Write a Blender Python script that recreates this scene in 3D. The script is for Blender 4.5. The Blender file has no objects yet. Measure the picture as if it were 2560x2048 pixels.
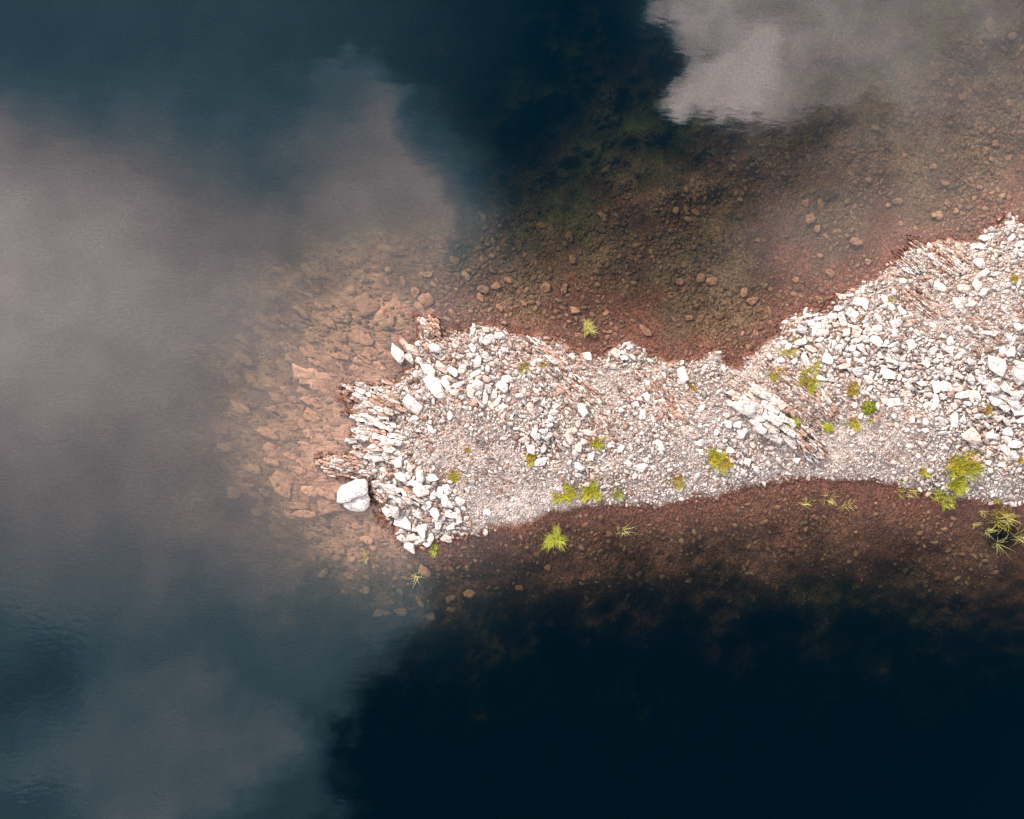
import bpy, bmesh, math, random
import numpy as np
from mathutils import Vector, Matrix

# ------------------------------------------------------------------ camera, sky, sun, exposure
SC = bpy.context.scene
COL = SC.collection
H = 25.0            # drone height above the lake, metres
S = 0.0125          # metres per photo pixel at the water level

cam = bpy.data.cameras.new('camera')
cam.sensor_fit = 'HORIZONTAL'
cam.sensor_width = 36.0
cam.lens = 36.0 * H / (2560 * S)
cam.clip_start = 0.1
cam.clip_end = 8000
camo = bpy.data.objects.new('camera', cam)
camo.location = (0, 0, H)
COL.objects.link(camo)
SC.camera = camo

SUN_EL, SUN_AZ = math.radians(36), math.radians(-32)     # azimuth from +Y (top of the photo), clockwise
sun = bpy.data.lights.new('sun', 'SUN')
sun.energy = 3.9
sun.angle = math.radians(9)
sun.color = (1.0, 0.89, 0.78)
suno = bpy.data.objects.new('sun', sun)
sd = Vector((math.sin(SUN_AZ) * math.cos(SUN_EL), math.cos(SUN_AZ) * math.cos(SUN_EL), math.sin(SUN_EL)))
suno.rotation_euler = (-sd).to_track_quat('-Z', 'Y').to_euler()
suno.location = sd * 60
COL.objects.link(suno)

SC.view_settings.view_transform = 'Standard'
SC.view_settings.look = 'None'
SC.view_settings.exposure = 0.57
SC.view_settings.gamma = 1.0
SC.view_settings.use_curve_mapping = False
SC.cycles.max_bounces = 8
SC.cycles.diffuse_bounces = 2
SC.cycles.glossy_bounces = 3
SC.cycles.transparent_max_bounces = 12
SC.cycles.volume_bounces = 0
SC.cycles.use_denoising = True
SC.cycles.sample_clamp_indirect = 4.0

CLOUD = (3.5, 3.06, 3.03)        # radiance of the thick cloud
SKY_STRENGTH = 0.055


class NB:
    """small helper for node graphs"""
    def __init__(self, tree):
        self.t = tree
        self.n = tree.nodes
        self.l = tree.links

    def new(self, kind, **kw):
        nd = self.n.new(kind)
        for k, v in kw.items():
            setattr(nd, k, v)
        return nd

    def put(self, sock, v):
        if isinstance(v, bpy.types.NodeSocket):
            self.l.new(v, sock)
        elif v is not None:
            sock.default_value = v

    def m(self, op, a, b=None, c=None, clamp=False):
        nd = self.new('ShaderNodeMath', operation=op, use_clamp=clamp)
        self.put(nd.inputs[0], a)
        if b is not None:
            self.put(nd.inputs[1], b)
        if c is not None:
            self.put(nd.inputs[2], c)
        return nd.outputs[0]

    def v(self, op, a, b=None, scale=None):
        nd = self.new('ShaderNodeVectorMath', operation=op)
        self.put(nd.inputs[0], a)
        if b is not None:
            self.put(nd.inputs[1], b)
        if scale is not None:
            self.put(nd.inputs['Scale'], scale)
        return nd.outputs['Value'] if op in ('LENGTH', 'DOT_PRODUCT', 'DISTANCE') else nd.outputs[0]

    def smooth(self, x, a, b, lo=0.0, hi=1.0):
        nd = self.new('ShaderNodeMapRange', interpolation_type='SMOOTHSTEP')
        self.put(nd.inputs['Value'], x)
        nd.inputs['From Min'].default_value = a
        nd.inputs['From Max'].default_value = b
        nd.inputs['To Min'].default_value = lo
        nd.inputs['To Max'].default_value = hi
        return nd.outputs[0]

    def noise(self, vec, scale, detail=3.0, rough=0.5, lac=2.0, dist=0.0):
        nd = self.new('ShaderNodeTexNoise')
        self.put(nd.inputs['Vector'], vec)
        nd.inputs['Scale'].default_value = scale
        nd.inputs['Detail'].default_value = detail
        nd.inputs['Roughness'].default_value = rough
        nd.inputs['Lacunarity'].default_value = lac
        nd.inputs['Distortion'].default_value = dist
        return nd

    def mix(self, f, a, b, blend='MIX'):
        nd = self.new('ShaderNodeMix', data_type='RGBA', blend_type=blend)
        self.put(nd.inputs[0], f)
        self.put(nd.inputs[6], a if isinstance(a, bpy.types.NodeSocket) else (*a, 1) if len(a) == 3 else a)
        self.put(nd.inputs[7], b if isinstance(b, bpy.types.NodeSocket) else (*b, 1) if len(b) == 3 else b)
        return nd.outputs[2]


def build_world():
    w = bpy.data.worlds.new('World')
    SC.world = w
    w.use_nodes = True
    w.cycles.sampling_method = 'MANUAL'
    w.cycles.sample_map_resolution = 512
    g = NB(w.node_tree)
    g.n.clear()
    out = g.new('ShaderNodeOutputWorld')
    bg = g.new('ShaderNodeBackground')
    bg.inputs['Strength'].default_value = SKY_STRENGTH
    g.l.new(bg.outputs[0], out.inputs[0])
    sky = g.new('ShaderNodeTexSky', sky_type='NISHITA', sun_disc=False)
    sky.sun_elevation = SUN_EL
    sky.sun_rotation = SUN_AZ
    sky.altitude = 900
    sky.air_density = 1.0
    sky.dust_density = 0.0
    sky.ozone_density = 4.0
    co = g.new('ShaderNodeTexCoord')
    sep = g.new('ShaderNodeSeparateXYZ')
    g.l.new(co.outputs['Generated'], sep.inputs[0])
    dz = g.m('MAXIMUM', sep.outputs[2], 0.05)
    # the cloud layer is a flat deck high above: direction -> place on the deck (units: 1 = half the drone height)
    u = g.m('ADD', g.m('MULTIPLY', g.m('DIVIDE', sep.outputs[0], dz), 2.0), 1.28)
    v = g.m('SUBTRACT', 1.024, g.m('MULTIPLY', g.m('DIVIDE', sep.outputs[1], dz), 2.0))
    comb = g.new('ShaderNodeCombineXYZ')
    g.l.new(u, comb.inputs[0]); g.l.new(v, comb.inputs[1])
    P0 = comb.outputs[0]
    n1 = g.noise(P0, 2.6, 4, 0.55)
    n2 = g.noise(P0, 7.0, 5, 0.68)
    half = (0.5, 0.5, 0.5)
    w1 = g.v('SCALE', g.v('SUBTRACT', n1.outputs['Color'], half), scale=0.42)
    w2 = g.v('SCALE', g.v('SUBTRACT', n2.outputs['Color'], half), scale=0.26)
    P = g.v('ADD', P0, g.v('ADD', w1, w2))
    PS = g.v('ADD', P0, g.v('SCALE', w1, scale=0.5))

    def blob(cx, cy, rx, ry, rot, inner, outer, wgt, fade=None):
        d = g.v('SUBTRACT', P if inner > 0.6 or rx < 0.3 else PS, (cx, cy, 0))
        c, s = math.cos(math.radians(rot)), math.sin(math.radians(rot))
        a = g.v('DOT_PRODUCT', d, (c / rx, s / rx, 0))
        b = g.v('DOT_PRODUCT', d, (-s / ry, c / ry, 0))
        r = g.m('SQRT', g.m('ADD', g.m('MULTIPLY', a, a), g.m('MULTIPLY', b, b)))
        m = g.smooth(r, inner, outer, wgt, 0.0)
        if fade:      # the cloud thins out along a direction
            fx, fy, f0, f1, lo = fade
            m = g.m('MULTIPLY', m, g.smooth(g.v('DOT_PRODUCT', PS, (fx, fy, 0)), f0, f1, 1.0, lo))
        return m

    clear = None
    for bl in CLOUDS:
        t = g.m('SUBTRACT', 1.0, blob(*bl))
        clear = t if clear is None else g.m('MULTIPLY', clear, t)
    # the same broken deck goes on in every direction
    far = g.smooth(g.v('LENGTH', g.v('SUBTRACT', P0, (1.28, 1.024, 0))), 1.75, 2.6)
    fb = g.noise(P0, 0.75, 5, 0.55)
    fcl = g.smooth(fb.outputs['Fac'], 0.38, 0.60, 0.1, 0.8)
    clear = g.m('MULTIPLY', clear, g.m('SUBTRACT', 1.0, g.m('MULTIPLY', far, fcl)))
    for hl in HOLES:
        clear = g.m('ADD', clear, g.m('MULTIPLY', blob(*hl), g.m('SUBTRACT', 1.0, clear)))
    dens = g.m('SUBTRACT', 1.0, clear, clamp=True)
    tex = g.noise(PS, 5.5, 5, 0.62)
    wisp = g.m('MULTIPLY_ADD', g.m('SUBTRACT', g.smooth(tex.outputs['Fac'], 0.30, 0.66, 0.66, 1.18), 1.0), g.smooth(u, 1.2, 1.7, 0.40, 1.0), 1.0)   # the left-hand veil is smoother
    dens = g.m('MULTIPLY', dens, wisp, clamp=True)
    k = 1.0 / SKY_STRENGTH
    thin = (CLOUD[0] * 0.46 * k, CLOUD[1] * 0.92 * k, CLOUD[2] * 1.08 * k)
    ccol = g.mix(g.m('MAXIMUM', g.smooth(dens, 0.15, 0.46), g.smooth(u, 1.55, 2.0, 0.0, 1.0)), thin, tuple(c * k for c in CLOUD))
    deep = g.mix(1.0, sky.outputs[0], (0.06, 1.66, 1.58), 'MULTIPLY')     # a clear, deep blue sky between the clouds
    col = g.mix(dens, deep, ccol)
    g.l.new(col, bg.inputs['Color'])


# (centre x, y, radius x, y, rotation, inner, outer, weight) on the cloud deck, in thousands of photo pixels mirrored by the lake
CLOUDS = [
    (2.06, -0.06, 0.43, 0.38, 0, 0.82, 1.02, 0.72, (1, 0, 1.74, 2.25, 0.10)),
    (1.83, 0.16, 0.17, 0.15, 0, 0.62, 1.04, 0.80),
    (1.90, 0.15, 0.20, 0.14, 0, 0.0, 1.2, 0.40),
    (2.15, 0.00, 0.60, 0.40, 10, 0.1, 1.15, 0.32),
    (2.45, 0.30, 0.70, 0.70, 0, 0.2, 1.15, 0.25),
    (2.06, 0.60, 0.36, 0.18, -20, 0.2, 1.2, 0.19),
    (0.60, 0.64, 0.54, 0.54, 0, 0.88, 1.02, 0.17, (-0.8, 0.6, -0.60, -0.40, 0.0)),
    (0.95, 0.54, 0.36, 0.32, 30, 0.0, 1.2, 0.34),
    (1.06, 0.50, 0.16, 0.20, 0, 0.0, 1.2, 0.16),
    (0.56, 0.58, 0.75, 0.42, 8, 0.2, 1.15, 0.22),
    (-0.22, 0.64, 1.00, 0.50, 14, 0.0, 1.15, 0.95),
    (0.15, 1.00, 1.25, 0.62, 18, 0.1, 1.15, 0.37),
    (0.25, 0.14, 1.05, 1.25, 35, 0.25, 1.1, 0.155),
    (0.35, 1.35, 0.74, 0.74, 0, 0.84, 1.03, 0.18),
    (0.38, 2.12, 0.54, 0.50, 0, 0.80, 1.05, 0.12),
    (0.84, 1.10, 0.50, 0.55, 0, 0.2, 1.15, 0.15),
    (0.20, 2.18, 0.70, 0.24, 0, 0.1, 1.2, 0.07),
]
HOLES = [
    (1.765, 0.105, 0.06, 0.04, 20, 0.0, 1.2, 0.55),
    (2.07, 0.32, 0.17, 0.08, -10, 0.1, 1.2, 0.75),
    (0.64, 0.42, 0.18, 0.14, 40, 0.0, 1.2, 0.20),
    (0.08, 1.72, 0.24, 0.22, 0, 0.0, 1.2, 0.50),
]
build_world()

# ------------------------------------------------------------------ helpers
RNG = np.random.default_rng(7)
random.seed(7)


def W(px, py, z=0.0):
    f = (H - z) / H * S
    return ((px - 1280) * f, (1024 - py) * f, z)


def lattice(seed):
    return np.random.default_rng(seed).random((256, 256))


LAT = [lattice(100 + i) for i in range(8)]


def vnoise(x, y, k=0):
    x = np.asarray(x, float); y = np.asarray(y, float)
    xi = np.floor(x).astype(int); yi = np.floor(y).astype(int)
    fx = x - xi; fy = y - yi
    fx = fx * fx * (3 - 2 * fx); fy = fy * fy * (3 - 2 * fy)
    L = LAT[k % 8]
    a = L[xi & 255, yi & 255]; b = L[(xi + 1) & 255, yi & 255]
    c = L[xi & 255, (yi + 1) & 255]; d = L[(xi + 1) & 255, (yi + 1) & 255]
    return (a * (1 - fx) + b * fx) * (1 - fy) + (c * (1 - fx) + d * fx) * fy


def fbm(x, y, o=4, k=0):
    s = 0; a = 0.5; t = 0
    for i in range(o):
        s = s + a * vnoise(x * 2 ** i + 17 * i, y * 2 ** i + 9 * i, k + i)
        t += a; a *= 0.5
    return s / t


def link(name, me, parent=None):
    o = bpy.data.objects.new(name, me)
    COL.objects.link(o)
    if parent is not None:
        o.parent = parent
    return o


def tag(o, label=None, cat=None, group=None, kind=None):
    if label: o['label'] = label
    if cat: o['category'] = cat
    if group: o['group'] = group
    if kind: o['kind'] = kind
    elif label or cat: o['kind'] = 'thing'
    return o


def np_mesh(name, verts, faces, mat, col=None, smooth=False):
    me = bpy.data.meshes.new(name)
    verts = np.asarray(verts, np.float32); faces = np.asarray(faces, np.int32)
    k = faces.shape[1]
    me.vertices.add(len(verts)); me.vertices.foreach_set('co', verts.ravel())
    me.loops.add(faces.size); me.loops.foreach_set('vertex_index', faces.ravel())
    me.polygons.add(len(faces))
    me.polygons.foreach_set('loop_start', np.arange(0, faces.size, k, dtype=np.int32))
    me.polygons.foreach_set('loop_total', np.full(len(faces), k, np.int32))
    if smooth:
        me.polygons.foreach_set('use_smooth', np.ones(len(faces), bool))
    me.update(calc_edges=True)
    if col is not None:
        ca = me.color_attributes.new('tone', 'FLOAT_COLOR', 'POINT')
        c4 = np.ones((len(verts), 4), np.float32); col = np.asarray(col); c4[:, :col.shape[1]] = col
        ca.data.foreach_set('color', c4.ravel())
    if mat: me.materials.append(mat)
    return me


# ------------------------------------------------------------------ materials
def material(name):
    m = bpy.data.materials.new(name)
    m.use_nodes = True
    g = NB(m.node_tree)
    g.n.clear()
    out = g.new('ShaderNodeOutputMaterial')
    return m, g, out


def wetness(g, pos, lo=0.045, hi=0.14):
    """1 below the waterline splash zone, 0 on dry rock"""
    sep = g.new('ShaderNodeSeparateXYZ'); g.l.new(pos, sep.inputs[0])
    nz = g.noise(pos, 2.5, 3, 0.6)
    zz = g.m('ADD', sep.outputs[2], g.m('MULTIPLY', g.m('SUBTRACT', nz.outputs['Fac'], 0.5), 0.08))
    return g.smooth(zz, lo, hi, 1.0, 0.0), sep.outputs[2]


BED_RED = (0.160, 0.061, 0.037)


def stone_material(name, use_object_colour, submerged=False):
    m, g, out = material(name)
    bs = g.new('ShaderNodeBsdfPrincipled')
    g.l.new(bs.outputs[0], out.inputs[0])
    geo = g.new('ShaderNodeNewGeometry')
    pos = geo.outputs['Position']
    if use_object_colour:
        oi = g.new('ShaderNodeObjectInfo'); base = oi.outputs['Color']
    else:
        at = g.new('ShaderNodeAttribute', attribute_name='tone'); base = at.outputs['Color']
    n1 = g.noise(pos, 9.0, 5, 0.65)
    n2 = g.noise(pos, 30.0, 3, 0.7)
    mp = g.new('ShaderNodeMapping'); mp.inputs['Rotation'].default_value = (0, 0, math.radians(32)); mp.inputs['Scale'].default_value = (0.32, 1.0, 0.6)
    g.l.new(g.v('ADD', pos, g.v('SCALE', n1.outputs['Color'], scale=0.10)), mp.inputs['Vector'])
    cr = g.new('ShaderNodeTexVoronoi', feature='DISTANCE_TO_EDGE'); cr.inputs['Scale'].default_value = 9.5
    g.l.new(mp.outputs[0], cr.inputs['Vector'])
    crack = g.smooth(cr.outputs['Distance'], 0.012, 0.075, 0.66 if submerged else 0.42, 1.0)
    f = g.m('MULTIPLY', g.smooth(n1.outputs['Fac'], 0.3, 0.7, 0.70, 1.14), g.smooth(n2.outputs['Fac'], 0.25, 0.75, 0.78, 1.15))
    f = g.m('MULTIPLY', f, crack)
    vm = g.v('SCALE', base, scale=f)
    if submerged:
        # silt-coated stones: patches of ochre and rust
        c = g.mix(g.smooth(g.noise(pos, 1.6, 4, 0.6).outputs['Fac'], 0.42, 0.7, 0.0, 0.3), vm, (0.28, 0.18, 0.095))
    else:
        wet, z = wetness(g, pos)
        rust = g.smooth(g.noise(pos, 5.0, 4, 0.65).outputs['Fac'], 0.55, 0.75, 0.0, 0.35)
        c = g.mix(rust, vm, (0.42, 0.25, 0.18))
        wetc = g.mix(0.55, (0.18, 0.08, 0.058), g.mix(1.0, c, (0.32, 0.18, 0.14), 'MULTIPLY'))
        c = g.mix(wet, c, wetc)
    g.l.new(c, bs.inputs['Base Color'])
    bs.inputs['Roughness'].default_value = 0.85
    bs.inputs['Specular IOR Level'].default_value = 0.2
    bp = g.new('ShaderNodeBump'); bp.inputs['Strength'].default_value = 0.25 if submerged else 0.55; bp.inputs['Distance'].default_value = 0.03
    ridg = g.noise(pos, 22.0, 4, 0.7)
    g.l.new(g.m('ADD', g.m('MULTIPLY', cr.outputs['Distance'], 1.4), ridg.outputs['Fac']), bp.inputs['Height'])
    g.l.new(bp.outputs[0], bs.inputs['Normal'])
    return m


def terrain_material():
    m, g, out = material('shore_and_bed')
    bs = g.new('ShaderNodeBsdfPrincipled')
    g.l.new(bs.outputs[0], out.inputs[0])
    geo = g.new('ShaderNodeNewGeometry'); pos = geo.outputs['Position']
    at = g.new('ShaderNodeAttribute', attribute_name='tone')      # r: fine grit share, g: olive weed share, b: sand share
    sp = g.new('ShaderNodeSeparateColor'); g.l.new(at.outputs['Color'], sp.inputs[0])
    vo = g.new('ShaderNodeTexVoronoi'); vo.inputs['Scale'].default_value = 17.0
    g.l.new(pos, vo.inputs['Vector'])
    vsep = g.new('ShaderNodeSeparateColor'); g.l.new(vo.outputs['Color'], vsep.inputs[0])
    vo2 = g.new('ShaderNodeTexVoronoi'); vo2.inputs['Scale'].default_value = 34.0
    g.l.new(pos, vo2.inputs['Vector'])
    vs2 = g.new('ShaderNodeSeparateColor'); g.l.new(vo2.outputs['Color'], vs2.inputs[0])
    grain = g.m('ADD', g.m('MULTIPLY', vsep.outputs[0], 0.5), g.m('MULTIPLY', vs2.outputs[0], 0.5))
    nf = g.noise(pos, 3.0, 5, 0.65)
    # dry grit
    grit = g.mix(g.smooth(grain, 0.1, 0.9), (0.27, 0.20, 0.172), (0.60, 0.52, 0.475))
    grit = g.mix(g.smooth(nf.outputs['Fac'], 0.42, 0.7, 0.0, 0.5), grit, (0.40, 0.29, 0.235))
    shaded_soil = g.mix(g.smooth(grain, 0.3, 1.0), (0.06, 0.035, 0.029), (0.17, 0.115, 0.095))  # ground between the stones, darkened so that crevice shade sits in its colour
    mpr = g.new('ShaderNodeMapping'); mpr.inputs['Rotation'].default_value = (0, 0, math.radians(40)); mpr.inputs['Scale'].default_value = (0.16, 1.0, 0.5)
    g.l.new(pos, mpr.inputs['Vector'])
    st = g.noise(mpr.outputs[0], 13.0, 4, 0.7)
    rock = g.mix(g.smooth(st.outputs['Fac'], 0.40, 0.60), (0.12, 0.066, 0.048), (0.52, 0.41, 0.355))
    shaded_soil = g.mix(at.outputs['Alpha'], shaded_soil, rock)
    dry = g.mix(sp.outputs[0], shaded_soil, grit)
    wet, z = wetness(g, pos, 0.03, 0.12)
    # lake bed
    big = g.noise(pos, 0.55, 5, 0.6)
    mid = g.noise(pos, 2.2, 5, 0.65)
    red = g.mix(g.smooth(grain, 0.15, 0.95), tuple(c * 0.42 for c in BED_RED), tuple(c * 1.6 for c in BED_RED))
    sand = g.mix(g.smooth(grain, 0.2, 1.0), (0.11, 0.060, 0.036), (0.33, 0.19, 0.112))
    bed = g.mix(sp.outputs[2], red, sand)
    weed = g.mix(g.smooth(grain, 0.2, 1.0), (0.20, 0.185, 0.06), (0.46, 0.40, 0.13))
    shelf = g.mix(g.smooth(st.outputs['Fac'], 0.36, 0.60), (0.19, 0.090, 0.058), (0.42, 0.215, 0.130))
    bed = g.mix(at.outputs['Alpha'], bed, shelf)
    bed = g.mix(sp.outputs[1], bed, weed)
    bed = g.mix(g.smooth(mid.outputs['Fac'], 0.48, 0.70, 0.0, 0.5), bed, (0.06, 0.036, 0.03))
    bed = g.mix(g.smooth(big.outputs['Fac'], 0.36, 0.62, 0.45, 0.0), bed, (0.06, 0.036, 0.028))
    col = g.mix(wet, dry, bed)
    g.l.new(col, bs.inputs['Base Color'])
    bs.inputs['Roughness'].default_value = 0.9
    bs.inputs['Specular IOR Level'].default_value = 0.15
    bp = g.new('ShaderNodeBump'); bp.inputs['Strength'].default_value = 0.7; bp.inputs['Distance'].default_value = 0.03
    hh = g.m('ADD', g.m('MULTIPLY', vo.outputs['Distance'], -1.2), nf.outputs['Fac'])
    g.l.new(hh, bp.inputs['Height']); g.l.new(bp.outputs[0], bs.inputs['Normal'])
    return m


def water_material():
    m, g, out = material('lake_water')
    geo = g.new('ShaderNodeNewGeometry'); pos = geo.outputs['Position']
    # ripples: a calm sheet, long low wavelets, and wind-ruffled water off the open side
    mp = g.new('ShaderNodeMapping'); mp.inputs['Rotation'].default_value = (0, 0, math.radians(12)); mp.inputs['Scale'].default_value = (0.4, 1.0, 1.0)
    g.l.new(pos, mp.inputs['Vector'])
    r1 = g.noise(mp.outputs[0], 2.2, 3, 0.55)
    r2 = g.noise(mp.outputs[0], 7.5, 2, 0.5)
    wnd = g.smooth(g.v('LENGTH', g.v('MULTIPLY', g.v('SUBTRACT', pos, (-15.5, -9.0, 0)), (1.0, 0.75, 0))), 2.0, 8.5, 1.0, 0.06)
    hgt = g.m('ADD', g.m('MULTIPLY', r1.outputs['Fac'], 0.0016), g.m('MULTIPLY', g.m('MULTIPLY', r2.outputs['Fac'], wnd), 0.0017))
    bp = g.new('ShaderNodeBump'); bp.inputs['Strength'].default_value = 1.0; bp.inputs['Distance'].default_value = 1.0
    g.l.new(hgt, bp.inputs['Height'])
    gl = g.new('ShaderNodeBsdfGlossy'); gl.inputs['Roughness'].default_value = 0.03
    g.l.new(bp.outputs[0], gl.inputs['Normal'])
    tr = g.new('ShaderNodeBsdfTransparent')
    fr = g.new('ShaderNodeFresnel'); fr.inputs['IOR'].default_value = WATER_IOR
    ft = g.m('MULTIPLY', fr.outputs[0], g.m('SUBTRACT', 1.0, geo.outputs['Backfacing']))
    mx = g.new('ShaderNodeMixShader')
    g.l.new(ft, mx.inputs[0]); g.l.new(tr.outputs[0], mx.inputs[1]); g.l.new(gl.outputs[0], mx.inputs[2])
    g.l.new(mx.outputs[0], out.inputs['Surface'])
    ab = g.new('ShaderNodeVolumeAbsorption')
    sig = (0.74, 0.68, 0.84)
    d = max(sig)
    ab.inputs['Density'].default_value = d
    ab.inputs['Color'].default_value = (1 - sig[0] / d, 1 - sig[1] / d, 1 - sig[2] / d, 1)
    g.l.new(ab.outputs[0], out.inputs['Volume'])
    return m


WATER_IOR = 1.73
M_STONE = stone_material('dry_stone', True)
M_GRAVEL = stone_material('dry_gravel', False)
M_WETSTONE = stone_material('silted_stone', True, True)
M_WETGRAVEL = stone_material('silted_gravel', False, True)
M_TERRAIN = terrain_material()
M_WATER = water_material()


def plant_material(name):
    m, g, out = material(name)
    at = g.new('ShaderNodeAttribute', attribute_name='tone')
    df = g.new('ShaderNodeBsdfPrincipled'); df.inputs['Roughness'].default_value = 0.6
    df.inputs['Specular IOR Level'].default_value = 0.25
    g.l.new(at.outputs['Color'], df.inputs['Base Color'])
    tl = g.new('ShaderNodeBsdfTranslucent'); g.l.new(at.outputs['Color'], tl.inputs['Color'])
    mx = g.new('ShaderNodeMixShader'); mx.inputs[0].default_value = 0.35
    g.l.new(df.outputs[0], mx.inputs[1]); g.l.new(tl.outputs[0], mx.inputs[2])
    g.l.new(mx.outputs[0], out.inputs[0])
    return m


M_PLANT = plant_material('leaf')

# ------------------------------------------------------------------ shore and depth contours (photo pixels)
SHORE = [(3700, 240), (3000, 400), (2700, 520), (2560, 556), (2530, 536), (2500, 555), (2451, 578), (2442, 596), (2422, 601), (2393, 601), (2370, 590),
 (2332, 593), (2315, 612), (2296, 600), (2274, 590), (2280, 616), (2262, 633), (2225, 657), (2210, 674), (2175, 700), (2123, 720), (2100, 732),
 (2083, 743), (2072, 764), (2048, 773), (2006, 764), (1996, 785), (1964, 789), (1943, 810), (1948, 832), (1916, 844), (1905, 858),
 (1881, 883), (1853, 896), (1843, 914), (1822, 903), (1797, 879), (1766, 879), (1752, 893), (1714, 896), (1668, 898), (1633, 884),
 (1616, 870), (1588, 857), (1567, 851), (1536, 860), (1525, 874), (1515, 884), (1484, 888), (1463, 881), (1449, 874), (1428, 863),
 (1407, 850), (1372, 839), (1358, 829), (1334, 829), (1317, 836), (1292, 832), (1275, 826), (1254, 814), (1237, 809), (1211, 805),
 (1172, 816), (1153, 824), (1126, 816), (1110, 828), (1096, 797), (1077, 808), (1046, 786), (1032, 782), (1035, 797), (1046, 816),
 (1042, 843), (1030, 860), (1010, 862), (1012, 895), (1031, 912), (1008, 927), (993, 954), (954, 955), (943, 970), (924, 962),
 (893, 962), (862, 956), (851, 966), (866, 977), (840, 992), (855, 1008), (874, 1004), (862, 1033), (885, 1046), (904, 1061),
 (878, 1073), (866, 1092), (878, 1111), (870, 1130), (842, 1138), (816, 1142), (786, 1140), (795, 1169), (812, 1190), (851, 1203), (880, 1195), (920, 1207),
 (927, 1249), (943, 1268), (954, 1295), (964, 1308), (985, 1306), (989, 1333), (1004, 1360), (1023, 1377), (1046, 1375), (1073, 1368),
 (1096, 1360), (1123, 1352), (1161, 1348), (1199, 1337), (1237, 1335), (1285, 1326), (1327, 1316), (1358, 1298), (1407, 1284),
 (1435, 1277), (1466, 1271), (1501, 1271), (1539, 1267), (1574, 1274), (1595, 1274), (1619, 1267), (1651, 1271), (1689, 1264),
 (1727, 1253), (1749, 1255), (1794, 1248), (1846, 1227), (1891, 1220), (1936, 1213), (1978, 1206), (2030, 1199), (2083, 1206),
 (2124, 1202), (2188, 1207), (2218, 1212), (2244, 1220), (2277, 1230), (2315, 1235), (2333, 1243), (2361, 1257), (2392, 1259),
 (2417, 1253), (2443, 1258), (2468, 1263), (2506, 1268), (2532, 1271), (2560, 1268), (2800, 1290), (3100, 1320), (3700, 1380)]
C1 = [(3700, 60), (2700, 330), (2540, 400), (2330, 480), (2180, 570), (2030, 640), (1900, 720), (1780, 790), (1560, 760), (1400, 740), (1240, 715), (1080, 700),
 (930, 690), (860, 740), (790, 860), (730, 960), (690, 1080), (660, 1180), (720, 1280), (830, 1340), (900, 1410), (1010, 1450),
 (1150, 1425), (1260, 1385), (1420, 1350), (1600, 1340), (1800, 1330), (2000, 1310), (2200, 1320), (2400, 1345), (2600, 1380), (3000, 1420), (3700, 1480)]
C2 = [(3700, -500), (2700, -160), (2500, -40), (2310, 140), (2110, 270), (1920, 350), (1750, 440), (1560, 540), (1380, 580), (1200, 610), (1080, 600), (960, 590),
 (820, 640), (700, 720), (620, 820), (570, 930), (555, 1090), (590, 1200), (660, 1300), (760, 1400), (870, 1480), (1000, 1525),
 (1180, 1500), (1330, 1465), (1560, 1440), (1800, 1440), (2050, 1440), (2300, 1470), (2560, 1510), (3000, 1540), (3700, 1620)]
C3 = [(3700, -1200), (2500, -700), (1900, -300), (1640, 0), (1480, 190), (1330, 330), (1180, 440), (1050, 500), (900, 520), (760, 550), (600, 630), (450, 740),
 (370, 900), (360, 1120), (430, 1290), (560, 1430), (740, 1540), (930, 1610), (1150, 1640), (1400, 1610), (1700, 1605),
 (2000, 1605), (2300, 1640), (2560, 1690), (3000, 1700), (3700, 1800)]
C4 = [(3700, -2500), (1500, -1200), (900, -300), (400, 100), (-300, 500), (-500, 1100), (-200, 1700), (500, 2150), (1200, 2250), (2000, 2200), (2800, 2300), (3700, 2600)]
DEPTHS = [0.0, 0.32, 0.9, 2.4, 6.0]

GX = np.arange(-400, 3000, 8.0); GY = np.arange(-300, 2400, 8.0)


def sdf_grid(poly):
    X, Y = np.meshgrid(GX, GY)
    P = np.array(poly, float); Q = np.roll(P, -1, 0)
    best = np.full(X.shape, 1e18); ins = np.zeros(X.shape, bool)
    for (ax, ay), (bx, by) in zip(P, Q):
        dx, dy = bx - ax, by - ay
        t = np.clip(((X - ax) * dx + (Y - ay) * dy) / (dx * dx + dy * dy + 1e-9), 0, 1)
        d = (X - ax - t * dx) ** 2 + (Y - ay - t * dy) ** 2
        np.minimum(best, d, out=best)
        if ay != by:
            c = ((ay > Y) != (by > Y)) & (X < (bx - ax) * (Y - ay) / (by - ay) + ax)
            ins ^= c
    return np.where(ins, 1, -1) * np.sqrt(best)


SD = [sdf_grid(p) for p in (SHORE, C1, C2, C3, C4)]


def look(grid, px, py):
    fx = np.clip((np.asarray(px, float) - GX[0]) / 8.0, 0, len(GX) - 1.001)
    fy = np.clip((np.asarray(py, float) - GY[0]) / 8.0, 0, len(GY) - 1.001)
    xi = fx.astype(int); yi = fy.astype(int); fx = fx - xi; fy = fy - yi
    return (grid[yi, xi] * (1 - fx) + grid[yi, xi + 1] * fx) * (1 - fy) + (grid[yi + 1, xi] * (1 - fx) + grid[yi + 1, xi + 1] * fx) * fy


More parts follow.
